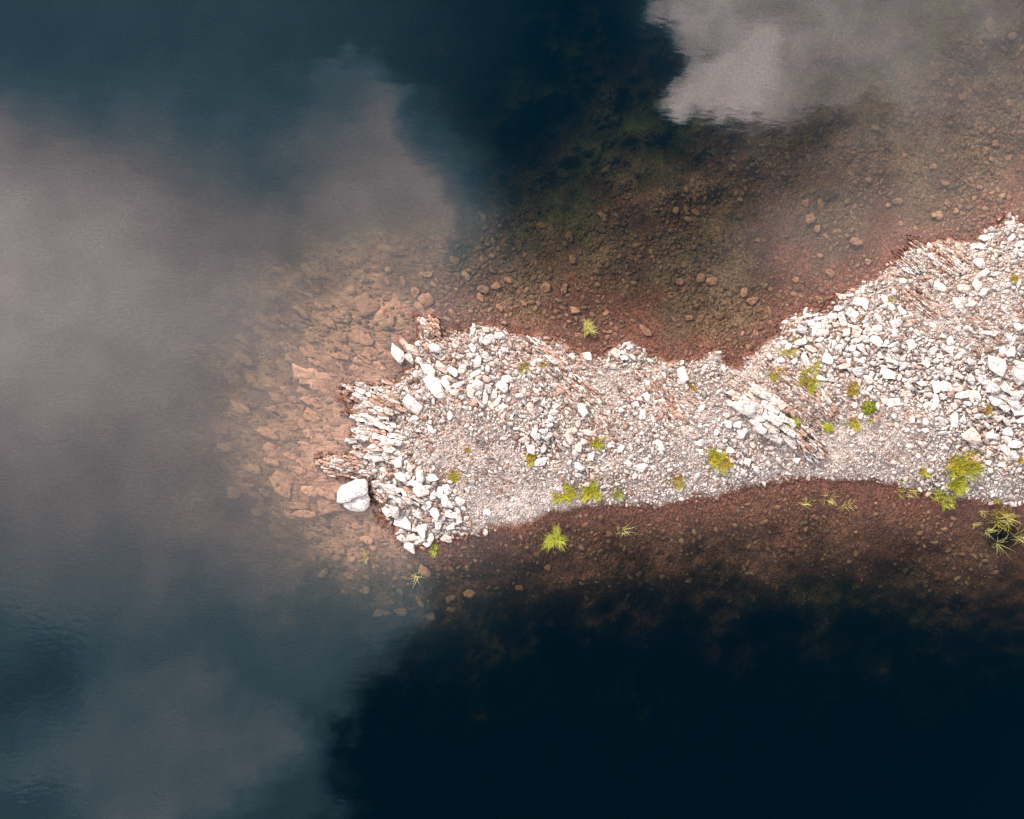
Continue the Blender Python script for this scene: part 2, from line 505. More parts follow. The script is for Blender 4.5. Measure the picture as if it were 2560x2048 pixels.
# strata direction (degrees in the photo, clockwise from rightwards), coarseness of the stones (px), brown share, grit share
ZONES = [  # x, y, strata, size, brown, grit
 (850, 1160, 14, 9, .6, .3), (900, 1000, 24, 12, .5, .3), (960, 1090, 16, 12, .35, .45), (1000, 880, 45, 18, .3, .2), (1090, 800, 50, 9, .8, .1),
 (1090, 950, 45, 16, .45, .3), (1020, 1210, 28, 23, .15, .2), (1020, 1320, 30, 21, .25, .2), (1120, 1300, 20, 17, .15, .2),
 (1200, 860, 45, 14, .4, .25), (1220, 960, 60, 18, .1, .2), (1200, 1060, 60, 10, .2, .5), (1120, 1130, 30, 7, .4, .9), (1250, 1130, 50, 8, .3, .6),
 (1220, 1260, 10, 6, .2, 1.0), (1300, 1270, 0, 6, .2, 1.0), (1240, 1210, 10, 7, .6, .6), (1380, 1250, 0, 7, .2, .9),
 (1340, 880, 45, 9, .75, .2), (1420, 940, 45, 9, .85, .15), (1470, 990, 50, 10, .9, .1), (1380, 1030, 60, 16, .1, .3), (1340, 1110, 60, 16, .1, .2),
 (1440, 1060, 45, 16, .1, .4), (1520, 970, 50, 8, .2, .8), (1560, 880, 40, 14, .15, .4), (1500, 1050, 50, 8, .8, .3), (1600, 1010, 50, 12, .3, .3),
 (1640, 960, 60, 9, .7, .3), (1680, 1030, 55, 9, .85, .2), (1640, 1090, 60, 14, .15, .3), (1540, 1140, 40, 11, .15, .5), (1620, 1170, 0, 13, .05, .6),
 (1480, 1180, 20, 12, .1, .4), (1560, 1230, 0, 9, .02, .5), (1700, 1220, 0, 9, .02, .5), (1730, 1090, 30, 7, .15, .95), (1740, 930, 30, 13, .1, .3),
 (1790, 960, 35, 12, .1, .3), (1860, 940, 40, 8, .55, .7), (1960, 960, 38, 8, .9, .3), (1900, 920, 35, 10, .3, .8), (2000, 1000, 42, 9, .85, .2),
 (1780, 1080, 20, 10, .1, .9), (1850, 1130, 0, 15, .05, .5), (1900, 1180, 0, 10, .02, .5), (2000, 1170, 0, 10, .05, .6), (2090, 1120, 0, 6, .05, 1.0),
 (2150, 1090, 0, 7, .1, 1.0), (2120, 1160, 0, 9, .05, .6), (2240, 1150, 0, 9, .1, .7), (2250, 1090, 0, 8, .2, .9), (2330, 1110, 0, 11, .15, .6),
 (2030, 850, 38, 20, .1, .1), (2100, 800, 35, 19, .1, .1), (2120, 900, 45, 17, .1, .15), (2070, 1020, 60, 11, .6, .3), (2140, 990, 55, 11, .4, .3),
 (2200, 760, 38, 15, .3, .3), (2300, 660, 40, 8, .7, .2), (2380, 650, 38, 8, .75, .2), (2300, 770, 38, 9, .7, .3), (2360, 790, 20, 6, .3, 1.0),
 (2240, 810, 30, 14, .15, .5), (2420, 740, 30, 14, .15, .5), (2480, 620, 20, 13, .1, .4), (2540, 580, 20, 15, .05, .3), (2500, 760, 20, 10, .2, .8),
 (2460, 830, 20, 8, .7, .4), (2330, 880, 20, 18, .1, .2), (2200, 870, 30, 17, .1, .2), (2250, 940, 50, 18, .05, .2), (2160, 940, 50, 15, .05, .3),
 (2350, 970, 20, 18, .1, .2), (2450, 930, 30, 16, .1, .2), (2530, 900, 30, 16, .1, .2), (2400, 1050, 30, 17, .02, .1), (2500, 1060, 30, 16, .05, .1),
 (2480, 1130, 20, 17, .05, .2), (2480, 1200, 0, 11, .03, .4), (2520, 1240, 0, 9, .02, .4), (2420, 1240, 0, 9, .05, .2), (2700, 900, 30, 16, .1, .3), (2700, 1200, 10, 14, .1, .3)]
ZA = np.array(ZONES, float)


def zone(px, py):
    px = np.atleast_1d(np.asarray(px, float)); py = np.atleast_1d(np.asarray(py, float))
    d2 = (px[:, None] - ZA[None, :, 0]) ** 2 + (py[:, None] - ZA[None, :, 1]) ** 2 + 200
    w = 1 / d2 ** 1.6
    w /= w.sum(1, keepdims=True)
    return w @ ZA[:, 2:]


def height(px, py):
    """ground height in metres at a photo pixel; also the distance to the shore in pixels"""
    px = np.asarray(px, float); py = np.asarray(py, float)
    s = [look(g, px, py) for g in SD]
    d = s[0] + (fbm(px / 26, py / 26, 3, 2) - 0.5) * 14
    crest = 0.40 + 0.35 * np.clip((px - 1500) / 1000, 0, 1) + 0.10 * np.exp(-((px - 1000) / 160) ** 2)
    land = 0.015 + crest * (1 - np.exp(-np.clip(d, 0, None) / 95)) + (fbm(px / 70, py / 70, 4, 1) - 0.5) * 0.30 * np.clip(d / 40, 0, 1)
    c4_, s4_ = math.cos(math.radians(42)), math.sin(math.radians(42))
    land = land + np.clip(d / 30, 0, 1) * 0.10 * (0.5 - np.abs(fbm((px * c4_ + py * s4_) / 150, (-px * s4_ + py * c4_) / 15, 3, 5) - 0.5) * 2.6)
    dep = np.full(px.shape, DEPTHS[-1])
    for i in range(3, -1, -1):
        a = np.clip(-s[i], 0, None); b = np.clip(s[i + 1], 0, None)
        t = a / (a + b + 1e-6)
        inside = s[i + 1] > 0
        dep = np.where(inside, DEPTHS[i] + (DEPTHS[i + 1] - DEPTHS[i]) * t, dep)
    # ribs of rock under water, along the strata
    ca, sa = math.cos(math.radians(34)), math.sin(math.radians(34))
    al = px * ca + py * sa; ac = -px * sa + py * ca
    rib = np.abs(fbm(al / 210, ac / 34, 4, 3) - 0.5) * 2
    lump = fbm(px / 120, py / 120, 4, 5) - 0.5
    amp = np.clip(dep / 0.35, 0, 1)
    tipm = 0.35 + 0.65 * np.clip((1150 - px) / 250, 0, 1)
    lump2 = fbm(px / 46, py / 46, 3, 6) - 0.5
    bed = -dep * (1 + 0.75 * lump + 0.55 * lump2) - amp * (0.20 * rib * tipm)
    bed = bed - 0.8 * np.exp(-((px - 2506) ** 2 + (py - 1342) ** 2) / 34.0 ** 2)
    bed = np.minimum(bed, -0.012 - 0.0008 * np.clip(-d, 0, 100))
    return np.where(d > 0, land, bed), d


# ------------------------------------------------------------------ the ground: spit and lake bed in one sheet
def build_terrain():
    far = np.array([160000, 60000, 20000, 9000, 5500, 4200.])
    xs = np.concatenate([1280 - far, np.arange(-400, 2800, 5.0), np.arange(2800, 3000, 25.), 1280 + far[1:][far[1:] > 1800], [161280]])
    xs = np.unique(xs)
    ys = np.unique(np.concatenate([1024 - far, np.arange(-300, 2360, 5.0), 1024 + far]))
    X, Y = np.meshgrid(xs, ys)
    Z, D = height(X, Y)
    f = (H - Z) / H * S
    V = np.stack([(X - 1280) * f, (1024 - Y) * f, Z], -1).reshape(-1, 3)
    ny, nx = X.shape
    i = np.arange(ny * nx).reshape(ny, nx)
    F = np.stack([i[1:, :-1], i[1:, 1:], i[:-1, 1:], i[:-1, :-1]], -1).reshape(-1, 4)
    x = X.ravel(); y = Y.ravel()
    grit = np.zeros(len(x)); dd = D.ravel()
    msk = (dd > -30) & (x > 700) & (x < 2800) & (y > 400) & (y < 1500)
    zq = zone(x[msk], y[msk])
    grit[msk] = zq[:, 3]
    brn = np.zeros(len(x)); brn[msk] = np.clip((zq[:, 2] - 0.12) * 2.2, 0, 1)
    weed = np.clip((fbm(x / 150, y / 150, 4, 4) - 0.35) * 3, 0, 1) * np.clip((-Z.ravel() - 0.75) / 0.7, 0, 1)
    weed *= 0.8 * np.clip((x - 700) / 300, 0, 1) * np.clip((1050 - y) / 100, 0.3, 1)
    north = np.clip((880 - y) / 60, 0, 1) * np.clip((x - 1000) / 150, 0, 1)
    tipm = np.clip((1130 - x) / 160, 0, 1)
    sand = np.clip((fbm(x / 130 + 3, y / 130, 4, 6) - 0.36) * 4.5, 0, 1) * (0.25 + 0.75 * north) * np.clip(-dd / 60, 0.15, 1)
    sand = np.maximum(sand, tipm * np.clip((fbm(x / 60, y / 60, 4, 2) - 0.33) * 3, 0.15, 0.85))
    brn = np.where(np.abs(dd) < 5, 0, brn)
    brn = np.where(dd < -5, np.clip((1110 - x) / 140, 0, 1) * np.clip((fbm(x / 55, y / 55, 4, 3) - 0.30) * 4, 0.25, 1), brn)
    col = np.stack([np.clip(grit + (fbm(x / 40, y / 40, 3, 7) - 0.5) * 0.8, 0, 1), weed, sand, brn], -1)
    me = np_mesh('ground', V, F, M_TERRAIN, col, smooth=True)
    o = link('ground', me)
    tag(o, kind='structure')


build_terrain()


def build_water():
    a = 2000.0
    bm = bmesh.new()
    bmesh.ops.create_cube(bm, size=1)
    for v in bm.verts:
        v.co = Vector((v.co.x * 2 * a, v.co.y * 2 * a, 0.0 if v.co.z > 0 else -12.0))
    me = bpy.data.meshes.new('water'); bm.to_mesh(me); bm.free()
    me.materials.append(M_WATER)
    tag(link('water', me), kind='structure')


build_water()

# ------------------------------------------------------------------ stone shapes
def hull(n, rng, box=0.5, flat=1.0):
    """angular convex stone about 1 across; returns vertices and triangles"""
    p = rng.normal(size=(n, 3))
    p /= np.linalg.norm(p, axis=1, keepdims=True)
    q = np.sign(p) * np.abs(p) ** (1 - box * 0.45)
    q /= np.linalg.norm(q, axis=1, keepdims=True) ** 0.6
    q *= 0.5 * rng.uniform(0.72, 1.0, (n, 1))
    # a sheared, lopsided blank: no two opposite sides run parallel
    q[:, 0] += q[:, 1] * rng.normal() * 0.2
    q[:, 1] *= 1 + q[:, 0] * rng.normal() * 0.5
    q[:, 2] *= 1 + q[:, 0] * rng.normal() * 0.4
    bm = bmesh.new()
    for c in q: bm.verts.new(c)
    r = bmesh.ops.convex_hull(bm, input=bm.verts)
    bmesh.ops.delete(bm, geom=[v for v in bm.verts if not v.link_faces], context='VERTS')
    bmesh.ops.triangulate(bm, faces=bm.faces)
    bmesh.ops.recalc_face_normals(bm, faces=bm.faces)
    bm.verts.index_update()
    V = np.array([v.co[:] for v in bm.verts]); F = np.array([[v.index for v in f.verts] for f in bm.faces])
    V -= (V.max(0) + V.min(0)) / 2
    V /= (V.max(0) - V.min(0))
    bm.free()
    return V, F


SMALL = [hull(random.choice((9, 10, 11)), RNG, 0.6) for _ in range(24)]
MEDIUM = [hull(random.choice((11, 12, 14)), RNG, 0.75) for _ in range(32)]


def rich_stone(name, seed, box, mat, n=20, bev=0.045):
    rng = np.random.default_rng(seed)
    V, F = hull(n, rng, box)
    bm = bmesh.new()
    vs = [bm.verts.new(c) for c in V]
    for f in F: bm.faces.new([vs[i] for i in f])
    bmesh.ops.dissolve_limit(bm, angle_limit=0.22, verts=bm.verts, edges=bm.edges)
    bmesh.ops.bevel(bm, geom=list(bm.edges), offset=bev, segments=1, affect='EDGES', clamp_overlap=True)
    bmesh.ops.triangulate(bm, faces=bm.faces)
    for v in bm.verts:
        v.co += Vector(rng.normal(size=3) * 0.008)
    me = bpy.data.meshes.new(name); bm.to_mesh(me); bm.free()
    me.materials.append(mat)
    return me


STONE_ME = [rich_stone('stone', 50 + i, 0.75, M_STONE, 16 + i % 3 * 4) for i in range(20)]
ROUND_ME = [rich_stone('stone', 150 + i, 0.35, M_STONE, 26) for i in range(8)]
SLAB_ME = [rich_stone('slab', 250 + i, 0.95, M_STONE, 16, 0.03) for i in range(16)]
SUNK_ME = [rich_stone('submerged_slab', 350 + i, 0.8, M_WETSTONE, 18, 0.05) for i in range(14)]


def rot_mats(az, tx, ty):
    ca, sa = np.cos(az), np.sin(az)
    z = np.zeros_like(az); o = np.ones_like(az)
    Rz = np.stack([np.stack([ca, -sa, z], -1), np.stack([sa, ca, z], -1), np.stack([z, z, o], -1)], -2)
    cx, sx = np.cos(tx), np.sin(tx)
    Rx = np.stack([np.stack([o, z, z], -1), np.stack([z, cx, -sx], -1), np.stack([z, sx, cx], -1)], -2)
    cy, sy = np.cos(ty), np.sin(ty)
    Ry = np.stack([np.stack([cy, z, sy], -1), np.stack([z, o, z], -1), np.stack([-sy, z, cy], -1)], -2)
    return Rz @ Rx @ Ry


def pile(name, pos, dims, az, tilt, cols, mat, shapes):
    """many small stones as one mesh; pos (N,3) metres, dims (N,3) metres, az photo angle"""
    N = len(pos)
    R = rot_mats(-az, RNG.normal(size=N) * tilt, RNG.normal(size=N) * tilt)
    which = RNG.integers(0, len(shapes), N)
    Vs, Fs, Cs = [], [], []
    off = 0
    for k, (V, F) in enumerate(shapes):
        idx = np.nonzero(which == k)[0]
        if not len(idx): continue
        v = V[None] * dims[idx][:, None, :]
        v = np.einsum('nij,nvj->nvi', R[idx], v) + pos[idx][:, None, :]
        f = F[None] + (np.arange(len(idx)) * len(V))[:, None, None] + off
        Vs.append(v.reshape(-1, 3)); Fs.append(f.reshape(-1, 3)); Cs.append(np.repeat(cols[idx], len(V), 0))
        off += len(idx) * len(V)
    me = np_mesh(name, np.concatenate(Vs), np.concatenate(Fs), mat, np.concatenate(Cs))
    return link(name, me)


def to_world(px, py, z):
    f = (H - z) / H * S
    return np.stack([(px - 1280) * f, (1024 - py) * f, z], -1)


WHITE = np.array((0.75, 0.645, 0.58)); GREY = np.array((0.48, 0.425, 0.395)); PINK = np.array((0.60, 0.445, 0.375))
BROWN = np.array((0.27, 0.165, 0.125)); BLUE = np.array((0.60, 0.60, 0.62)); DARK = np.array((0.20, 0.165, 0.165))


def stone_colour(n, brown, px=None, py=None):
    r = RNG.random(n)
    c = WHITE[None] * RNG.uniform(0.78, 1.08, (n, 1))
    c = np.where((r < 0.24)[:, None], GREY * RNG.uniform(0.8, 1.2, (n, 1)), c)
    c = np.where(((r > 0.24) & (r < 0.40))[:, None], PINK * RNG.uniform(0.8, 1.2, (n, 1)), c)
    if px is not None:      # drifts of tan and rust through the rubble
        t = np.clip((fbm(px / 95, py / 95, 4, 2) - 0.45) * 2.4, 0, 1)[:, None]
        c = c * (1 - t + t * np.array((0.90, 0.80, 0.73)))
    b = RNG.random(n) < np.clip(brown - 0.02, 0.03, 1) * 0.66
    c = np.where(b[:, None], BROWN * RNG.uniform(0.7, 1.9, (n, 1)), c)
    return np.clip(c, 0, 0.85)


# ------------------------------------------------------------------ named plants and outcrops: also the landmarks used in labels
LAND = []     # (x, y, phrase)


def blades(n, rx, ry, length, width, cols, rng, lean=1.0, rot=0.0, base=0.5, z=0.0, steps=3, spread=0.75):
    """curved tapering blades springing from an elliptic foot; metres, local space"""
    Vs, Fs, Cs = [], [], []
    c_, s_ = math.cos(rot), math.sin(rot)
    for i in range(n):
        a = rng.uniform(0, 2 * math.pi); r = math.sqrt(rng.random()) * base
        x0, y0 = rx * r * math.cos(a), ry * r * math.sin(a)
        x0, y0 = c_ * x0 - s_ * y0, s_ * x0 + c_ * y0
        az = a + rng.normal() * spread
        L = length * rng.uniform(0.55, 1.15)
        l0 = rng.uniform(0.10, 0.5) * lean; bend = rng.uniform(0.4, 1.3) * lean
        dx, dy = math.cos(az), math.sin(az)
        w = width * rng.uniform(0.7, 1.2)
        p = np.array((x0, y0, z)); ang = l0
        pts = [p.copy()]
        for k in range(steps):
            st = L / steps
            p = p + np.array((dx * math.sin(ang), dy * math.sin(ang), math.cos(ang))) * st
            ang = min(ang + bend / steps * 1.4, 2.0)
            pts.append(p.copy())
        side = np.array((-dy, dx, 0.0))
        tw = rng.normal() * 0.4
        b = len(Vs)
        for k, q in enumerate(pts):
            t = k / steps
            ww = w * (1 - 0.85 * t ** 1.5) * 0.5
            Vs += [q - side * ww + (0, 0, tw * ww), q + side * ww - (0, 0, tw * ww)]
        col = cols[rng.integers(len(cols))] * rng.uniform(0.75, 1.2)
        Cs += [col] * (2 * (steps + 1))
        for k in range(steps):
            Fs.append((b + 2 * k, b + 2 * k + 1, b + 2 * k + 3, b + 2 * k + 2))
    return np.array(Vs), np.array(Fs), np.array(Cs)


def leaves(n, rx, ry, hgt, size, cols, rng):
    Vs, Fs, Cs = [], [], []
    for i in range(n):
        a = rng.uniform(0, 2 * math.pi); e = math.asin(rng.random()); rr = rng.uniform(0.65, 1.05) * (1 + 0.12 * math.sin(3 * a + 1) + 0.08 * math.sin(7 * a))
        d = np.array((math.cos(a) * math.cos(e), math.sin(a) * math.cos(e), math.sin(e)))
        c = d * np.array((rx, ry, hgt)) * rr + (0, 0, 0.02)
        nrm = d + rng.normal(size=3) * 0.5; nrm /= np.linalg.norm(nrm)
        t = np.cross(nrm, rng.normal(size=3)); t /= np.linalg.norm(t); u = np.cross(nrm, t)
        s = size * rng.uniform(0.6, 1.2); b = len(Vs)
        Vs += [c - t * s, c - u * s * 0.45 + nrm * s * .12, c + t * s, c + u * s * 0.45 + nrm * s * .12]
        Cs += [cols[rng.integers(len(cols))] * rng.uniform(0.7, 1.2)] * 4
        Fs.append((b, b + 1, b + 2, b + 3))
    return np.array(Vs), np.array(Fs), np.array(Cs)


C_ = lambda *a: [np.array(x) for x in a]
GREEN = C_((0.40, 0.41, 0.012), (0.52, 0.49, 0.016), (0.25, 0.29, 0.012), (0.56, 0.48, 0.02))
BRIGHT = C_((0.46, 0.47, 0.06), (0.38, 0.42, 0.04), (0.55, 0.52, 0.12))
OLIVE = C_((0.40, 0.35, 0.02), (0.48, 0.36, 0.03), (0.28, 0.28, 0.02))
RUST = C_((0.42, 0.17, 0.03), (0.50, 0.27, 0.05), (0.34, 0.14, 0.05))
STRAW = C_((0.55, 0.48, 0.18), (0.48, 0.45, 0.10), (0.60, 0.52, 0.26))
MINT = C_((0.30, 0.38, 0.05), (0.40, 0.46, 0.10), (0.22, 0.30, 0.03))

PLANTS = [  # name, x, y, rx, ry, kind, rust share, label, landmark phrase
 ('grass_tuft', 1136, 1193, 17, 15, 'green', .25, 'small green grass tuft above the white stones near the tip of the spit', 'the green tuft near the tip'),
 ('grass_tuft', 1084, 1368, 11, 17, 'bright', .0, 'bright yellow-green tuft at the waterline on the lower tip of the spit', 'the waterline tuft at the lower tip'),
 ('grass_tuft', 1169, 1127, 10, 7, 'olive', .7, 'faint rusty grass tuft on the grit behind the tip outcrops', None),
 ('grass_tuft', 1310, 918, 12, 14, 'olive', .2, 'olive grass tuft high on the spit beside a brown shale band', 'the olive tuft by the shale band'),
 ('grass_tuft', 1358, 914, 10, 8, 'olive', .5, 'small brownish grass tuft just below a flat white stone', None),
 ('grass_tuft', 1492, 1107, 17, 15, 'green', .35, 'lone green and orange tuft in the middle of the spit', 'the lone mid-spit tuft'),
 ('grass_tuft', 1327, 1149, 10, 22, 'green', .6, 'narrow tuft, orange at its top and green at its foot', 'the narrow orange and green tuft'),
 ('grass_tuft', 1393, 1243, 20, 14, 'green', .1, 'leftmost of the three green tufts along the lower shore', 'the left lower-shore tuft'),
 ('grass_tuft', 1424, 1236, 18, 22, 'green', .1, 'green grass tuft touching the left side of the big lower-shore tuft', None),
 ('grass_tuft', 1414, 1211, 8, 6, 'olive', .3, 'tiny olive tuft just above the row of lower-shore tufts', None),
 ('grass_tuft', 1480, 1229, 28, 24, 'green', .1, 'largest spiky green tuft of the row on the lower shore', 'the big lower-shore tuft'),
 ('grass_tuft', 1543, 1236, 17, 14, 'mint', .3, 'bluish-green tuft with a rusty top, right end of the row', 'the bluish-green tuft'),
 ('grass_tuft', 1696, 1205, 15, 18, 'olive', .3, 'straggly olive tuft alone on the lower gravel shore', 'the straggly lower-gravel tuft'),
 ('grass_tuft', 1783, 1142, 22, 24, 'green', .2, 'dense dark green tuft with rusty upper edge on pale gravel', 'the dense double tuft'),
 ('grass_tuft', 1812, 1160, 18, 22, 'olive', .25, 'looser olive tuft joined to the right of the dense green tuft', None),
 ('grass_tuft', 1731, 968, 8, 8, 'olive', .6, 'tiny rusty tuft among white cobbles near the bay', 'the tiny rusty bay tuft'),
 ('grass_tuft', 1945, 935, 24, 12, 'olive', .15, 'low spreading olive tuft below the inner corner of the bay', 'the spreading olive tuft'),
 ('grass_tuft', 2018, 950, 24, 34, 'green', .12, 'tall thick green tuft between brown shale and white cobbles', 'the thick green tuft'),
 ('grass_tuft', 1976, 882, 22, 9, 'straw', .3, 'flattened straw-yellow tuft lying across the cobbles', 'the flattened straw tuft'),
 ('grass_tuft', 1989, 852, 9, 8, 'straw', .4, 'little straw-coloured tuft above the flattened one', None),
 ('shrub', 1976, 1058, 21, 21, 'leafy', .0, 'round yellow-green leafy shrub growing out of the large slab outcrop', 'the shrub on the slab outcrop'),
 ('shrub', 2069, 1070, 13, 12, 'leafy', .0, 'small round green shrub at the right end of the slab outcrop', 'the small shrub right of the outcrop'),
 ('grass_tuft', 2056, 1060, 8, 8, 'olive', .1, 'tiny olive tuft touching the small round shrub', None),
 ('grass_tuft', 2130, 980, 14, 20, 'olive', .55, 'orange and olive straggling tuft above the round dark shrub', 'the orange straggling tuft'),
 ('grass_tuft', 2135, 1060, 14, 15, 'green', .4, 'olive tuft with rusty crown on the left below the dark shrub', 'the rusty-crowned tuft'),
 ('shrub', 2170, 1019, 19, 20, 'dark', .0, 'round dark green leafy shrub among pale shards', 'the round dark shrub'),
 ('grass_tuft', 2172, 1052, 8, 6, 'green', .0, 'tiny green tuft just below the round dark shrub', None),
 ('grass_tuft', 2468, 1026, 12, 13, 'olive', .7, 'rusty olive tuft among white cobbles at the right', 'the rusty tuft among right cobbles'),
 ('grass_tuft', 2307, 1182, 12, 11, 'green', .4, 'small green tuft with orange tips left of the big clump', 'the small tuft left of the big clump'),
 ('grass_clump', 2412, 1165, 44, 32, 'green', .12, 'largest grass clump, bright green and wide, on the right of the spit', 'the largest grass clump'),
 ('grass_clump', 2388, 1212, 24, 24, 'green', .05, 'green grass lobe hanging below the largest clump', None),
 ('grass_clump', 2366, 1243, 34, 24, 'bright', .05, 'pale yellow-green grass clump straddling the lower waterline', 'the pale waterline clump'),
 ('grass_tuft', 2256, 1202, 10, 7, 'mint', .0, 'faint green tuft on the gravel above the dry waterside stems', None),
 ('grass_clump', 2264, 1230, 34, 15, 'dry', .3, 'dry olive-brown stems lying along the lower waterline', 'the dry waterline stems'),
 ('grass_tuft', 2545, 1151, 16, 10, 'olive', .4, 'olive tuft cut by the right edge of the picture', 'the tuft at the right edge'),
 ('grass_tuft', 2491, 1252, 9, 8, 'olive', .1, 'faint olive tuft on the gravel just above the water clump', None),
 ('grass_tuft', 2304, 668, 6, 6, 'olive', .6, 'tiny yellow tuft on grey shale near the upper shore', 'the tiny shale tuft'),
 ('grass_tuft', 2227, 752, 10, 7, 'straw', .3, 'small yellow tuft beside brown shards near the upper shore', 'the yellow tuft by brown shards'),
 ('grass_tuft', 2154, 801, 8, 6, 'olive', .2, 'small olive tuft among big pale cobbles of the upper shore', 'the upper cobble tuft'),
 ('grass_tuft', 2538, 697, 14, 11, 'olive', .2, 'mossy yellow-olive tuft near the upper right corner of the spit', 'the mossy upper right tuft'),
 # standing in the water
 ('reed_clump', 1468, 824, 13, 22, 'straw', .0, 'spiky pale tuft standing in the brown water above the spit', 'the tuft in the upper water'),
 ('reed_clump', 1388, 1340, 22, 26, 'bright', .0, 'bright yellow-green tuft standing in the water below the spit', 'the bright tuft in the lower water'),
 ('reed_clump', 1553, 1326, 20, 12, 'sparse', .0, 'thin scatter of straw stems in the water below the spit', None),
 ('reed_clump', 2006, 1256, 16, 15, 'sparse', .0, 'leftmost of the three small pale tufts in the brown lower shallows', None),
 ('reed_clump', 2068, 1245, 21, 16, 'sparse', .0, 'middle and densest of the three pale tufts in the lower shallows', None),
 ('reed_clump', 2110, 1262, 16, 12, 'sparse', .0, 'rightmost of the three small pale tufts in the lower shallows', None),
 ('reed_clump', 2492, 1295, 32, 30, 'reed', .0, 'large open clump of yellow stems in the dark lower right water', 'the large water clump'),
 ('reed_clump', 2450, 1281, 16, 9, 'sparse', .0, 'small tuft at the upper left of the large water clump', None),
 ('reed_clump', 2430, 1307, 9, 10, 'sparse', .0, 'thin little tuft left of the large water clump', None),
 ('reed_clump', 2454, 1325, 11, 13, 'sparse', .0, 'spiky little tuft at the lower left of the large water clump', None),
 ('reed_clump', 2504, 1330, 13, 10, 'sparse', .0, 'small tuft directly below the large water clump', None),
 ('reed_clump', 2532, 1338, 9, 12, 'sparse', .0, 'thin tuft at the lower right of the large water clump', None),
 ('reed_clump', 2471, 1353, 10, 12, 'sparse', .0, 'faint lowest tuft of those around the large water clump', None),
 ('reed_clump', 2048, 750, 8, 9, 'sparse', .0, 'thin reed in a notch of the upper shore', None),
 ('reed_clump', 1048, 1434, 14, 16, 'sparse', .0, 'thin pale reed in the hazy water below the tip', 'the thin reed below the tip'),
 ('reed_clump', 920, 1390, 10, 14, 'sparse', .0, 'faint reed in hazy water below the big white boulder', None),
]


def ground_z(px, py):
    return float(height(np.array([px]), np.array([py]))[0][0])


def build_plant(i, p):
    name, x, y, rx, ry, kind, rust, label, lm = p
    rng = np.random.default_rng(900 + i)
    z = ground_z(x, y)
    inwater = name == 'reed_clump'
    z0 = max(z, -0.35)
    root = bpy.data.objects.new(name, None)
    COL.objects.link(root)
    root.location = W(x, y, z0 if not inwater else min(z, 0.0))
    root.empty_display_size = 0.1
    mx, my = rx * S, ry * S
    L = (mx + my) / 2
    nb = int(50 + rx * ry * 0.42)
    pal = {'green': GREEN, 'bright': BRIGHT, 'olive': OLIVE, 'mint': MINT, 'straw': STRAW, 'dry': OLIVE + STRAW, 'sparse': STRAW, 'reed': OLIVE + STRAW}.get(kind, GREEN)
    up = 0.0 if not inwater else -min(z, 0.0)
    if kind in ('leafy', 'dark'):
        cols = GREEN[:2] + BRIGHT[:1] if kind == 'leafy' else C_((0.28, 0.31, 0.012), (0.40, 0.41, 0.02), (0.15, 0.19, 0.01))
        v, f, c = leaves(int(rx * ry * 1.3) + 60, mx, my, L * 0.8, 0.032, cols, rng)
        link('leaves', np_mesh('leaves', v, f, M_PLANT, c), root)
        v, f, c = blades(10, mx, my, L * 0.8, 0.014, C_((0.12, 0.08, 0.04)), rng, 0.8, base=0.2)
        link('stem', np_mesh('stem', v, f, M_PLANT, c), root)
    elif kind in ('sparse', 'reed', 'dry'):
        n = int(8 + rx * ry * (0.035 if kind == 'sparse' else 0.10))
        if kind == 'reed': n = 75
        if kind == 'dry': n = 60
        v, f, c = blades(n, mx, my, L * 0.85 + up, 0.015, pal, rng, 1.15, base=0.75 if kind != 'sparse' else 0.55, z=0.0, spread=1.3)
        if up > 0.05:     # stems rise to the surface, then spread
            k = v[:, 2] < up
            v[:, 2] = np.maximum(v[:, 2], 0) + up * 0.75
        link('blades', np_mesh('blades', v, f, M_PLANT, c), root)
        v, f, c = blades(max(4, n // 6), mx * 0.3, my * 0.3, max(up, 0.05) + 0.05, 0.016, C_((0.16, 0.12, 0.04)), rng, 0.1, base=0.5)
        link('stem', np_mesh('stem', v, f, M_PLANT, c), root)
    else:
        ln = {'bright': 1.0, 'straw': 1.05}.get(kind, 0.85)
        v, f, c = blades(int(nb * (1 - 0.45 * rust)), mx, my, L * ln + up * .6, 0.015, pal, rng, 1.05, base=0.80 if not inwater else 0.6, spread=1.35) if rx * ry < 700 else blades(int(nb * 0.8), mx, my, L * 0.72, 0.014, pal + C_((0.13, 0.12, 0.02)), rng, 1.15, base=0.92, spread=1.9)
        v[:, 2] += up * 0.6
        # an uneven outline: lobes pull the blades out or in
        aa = np.arctan2(v[:, 1], v[:, 0]); k = 1 + 0.24 * np.sin(3 * aa + i) + 0.15 * np.sin(5 * aa + 2 * i) + 0.2 * np.sin(aa + 3 * i)
        v[:, 0] *= k; v[:, 1] *= k
        link('blades', np_mesh('blades', v, f, M_PLANT, c), root)
        if inwater:
            v, f, c = blades(10, mx * .3, my * .3, up + 0.05, 0.016, C_((0.16, 0.14, 0.04)), rng, 0.1, base=0.5)
            link('stem', np_mesh('stem', v, f, M_PLANT, c), root)
        if rust > 0:
            v, f, c = blades(int(nb * rust * 0.8) + 5, mx, my, L * 0.75, 0.017, RUST, rng, 1.1, base=0.7)
            v[:, 1] += my * 0.35; v[:, 0] -= mx * 0.2
            link('dry_blades', np_mesh('dry_blades', v, f, M_PLANT, c), root)
    cat = {'grass_tuft': 'grass', 'grass_clump': 'grass', 'shrub': 'shrub', 'reed_clump': 'water plant'}[name]
    tag(root, label, cat, {'grass': 'grass tufts on the spit', 'shrub': 'leafy shrubs on the spit', 'water plant': 'tufts standing in the water'}[cat])
    for ch in root.children:
        if 'blades' in ch.name or 'leaves' in ch.name or 'stem' in ch.name: ch['kind'] = 'stuff'
    if lm: LAND.append((x, y, lm))


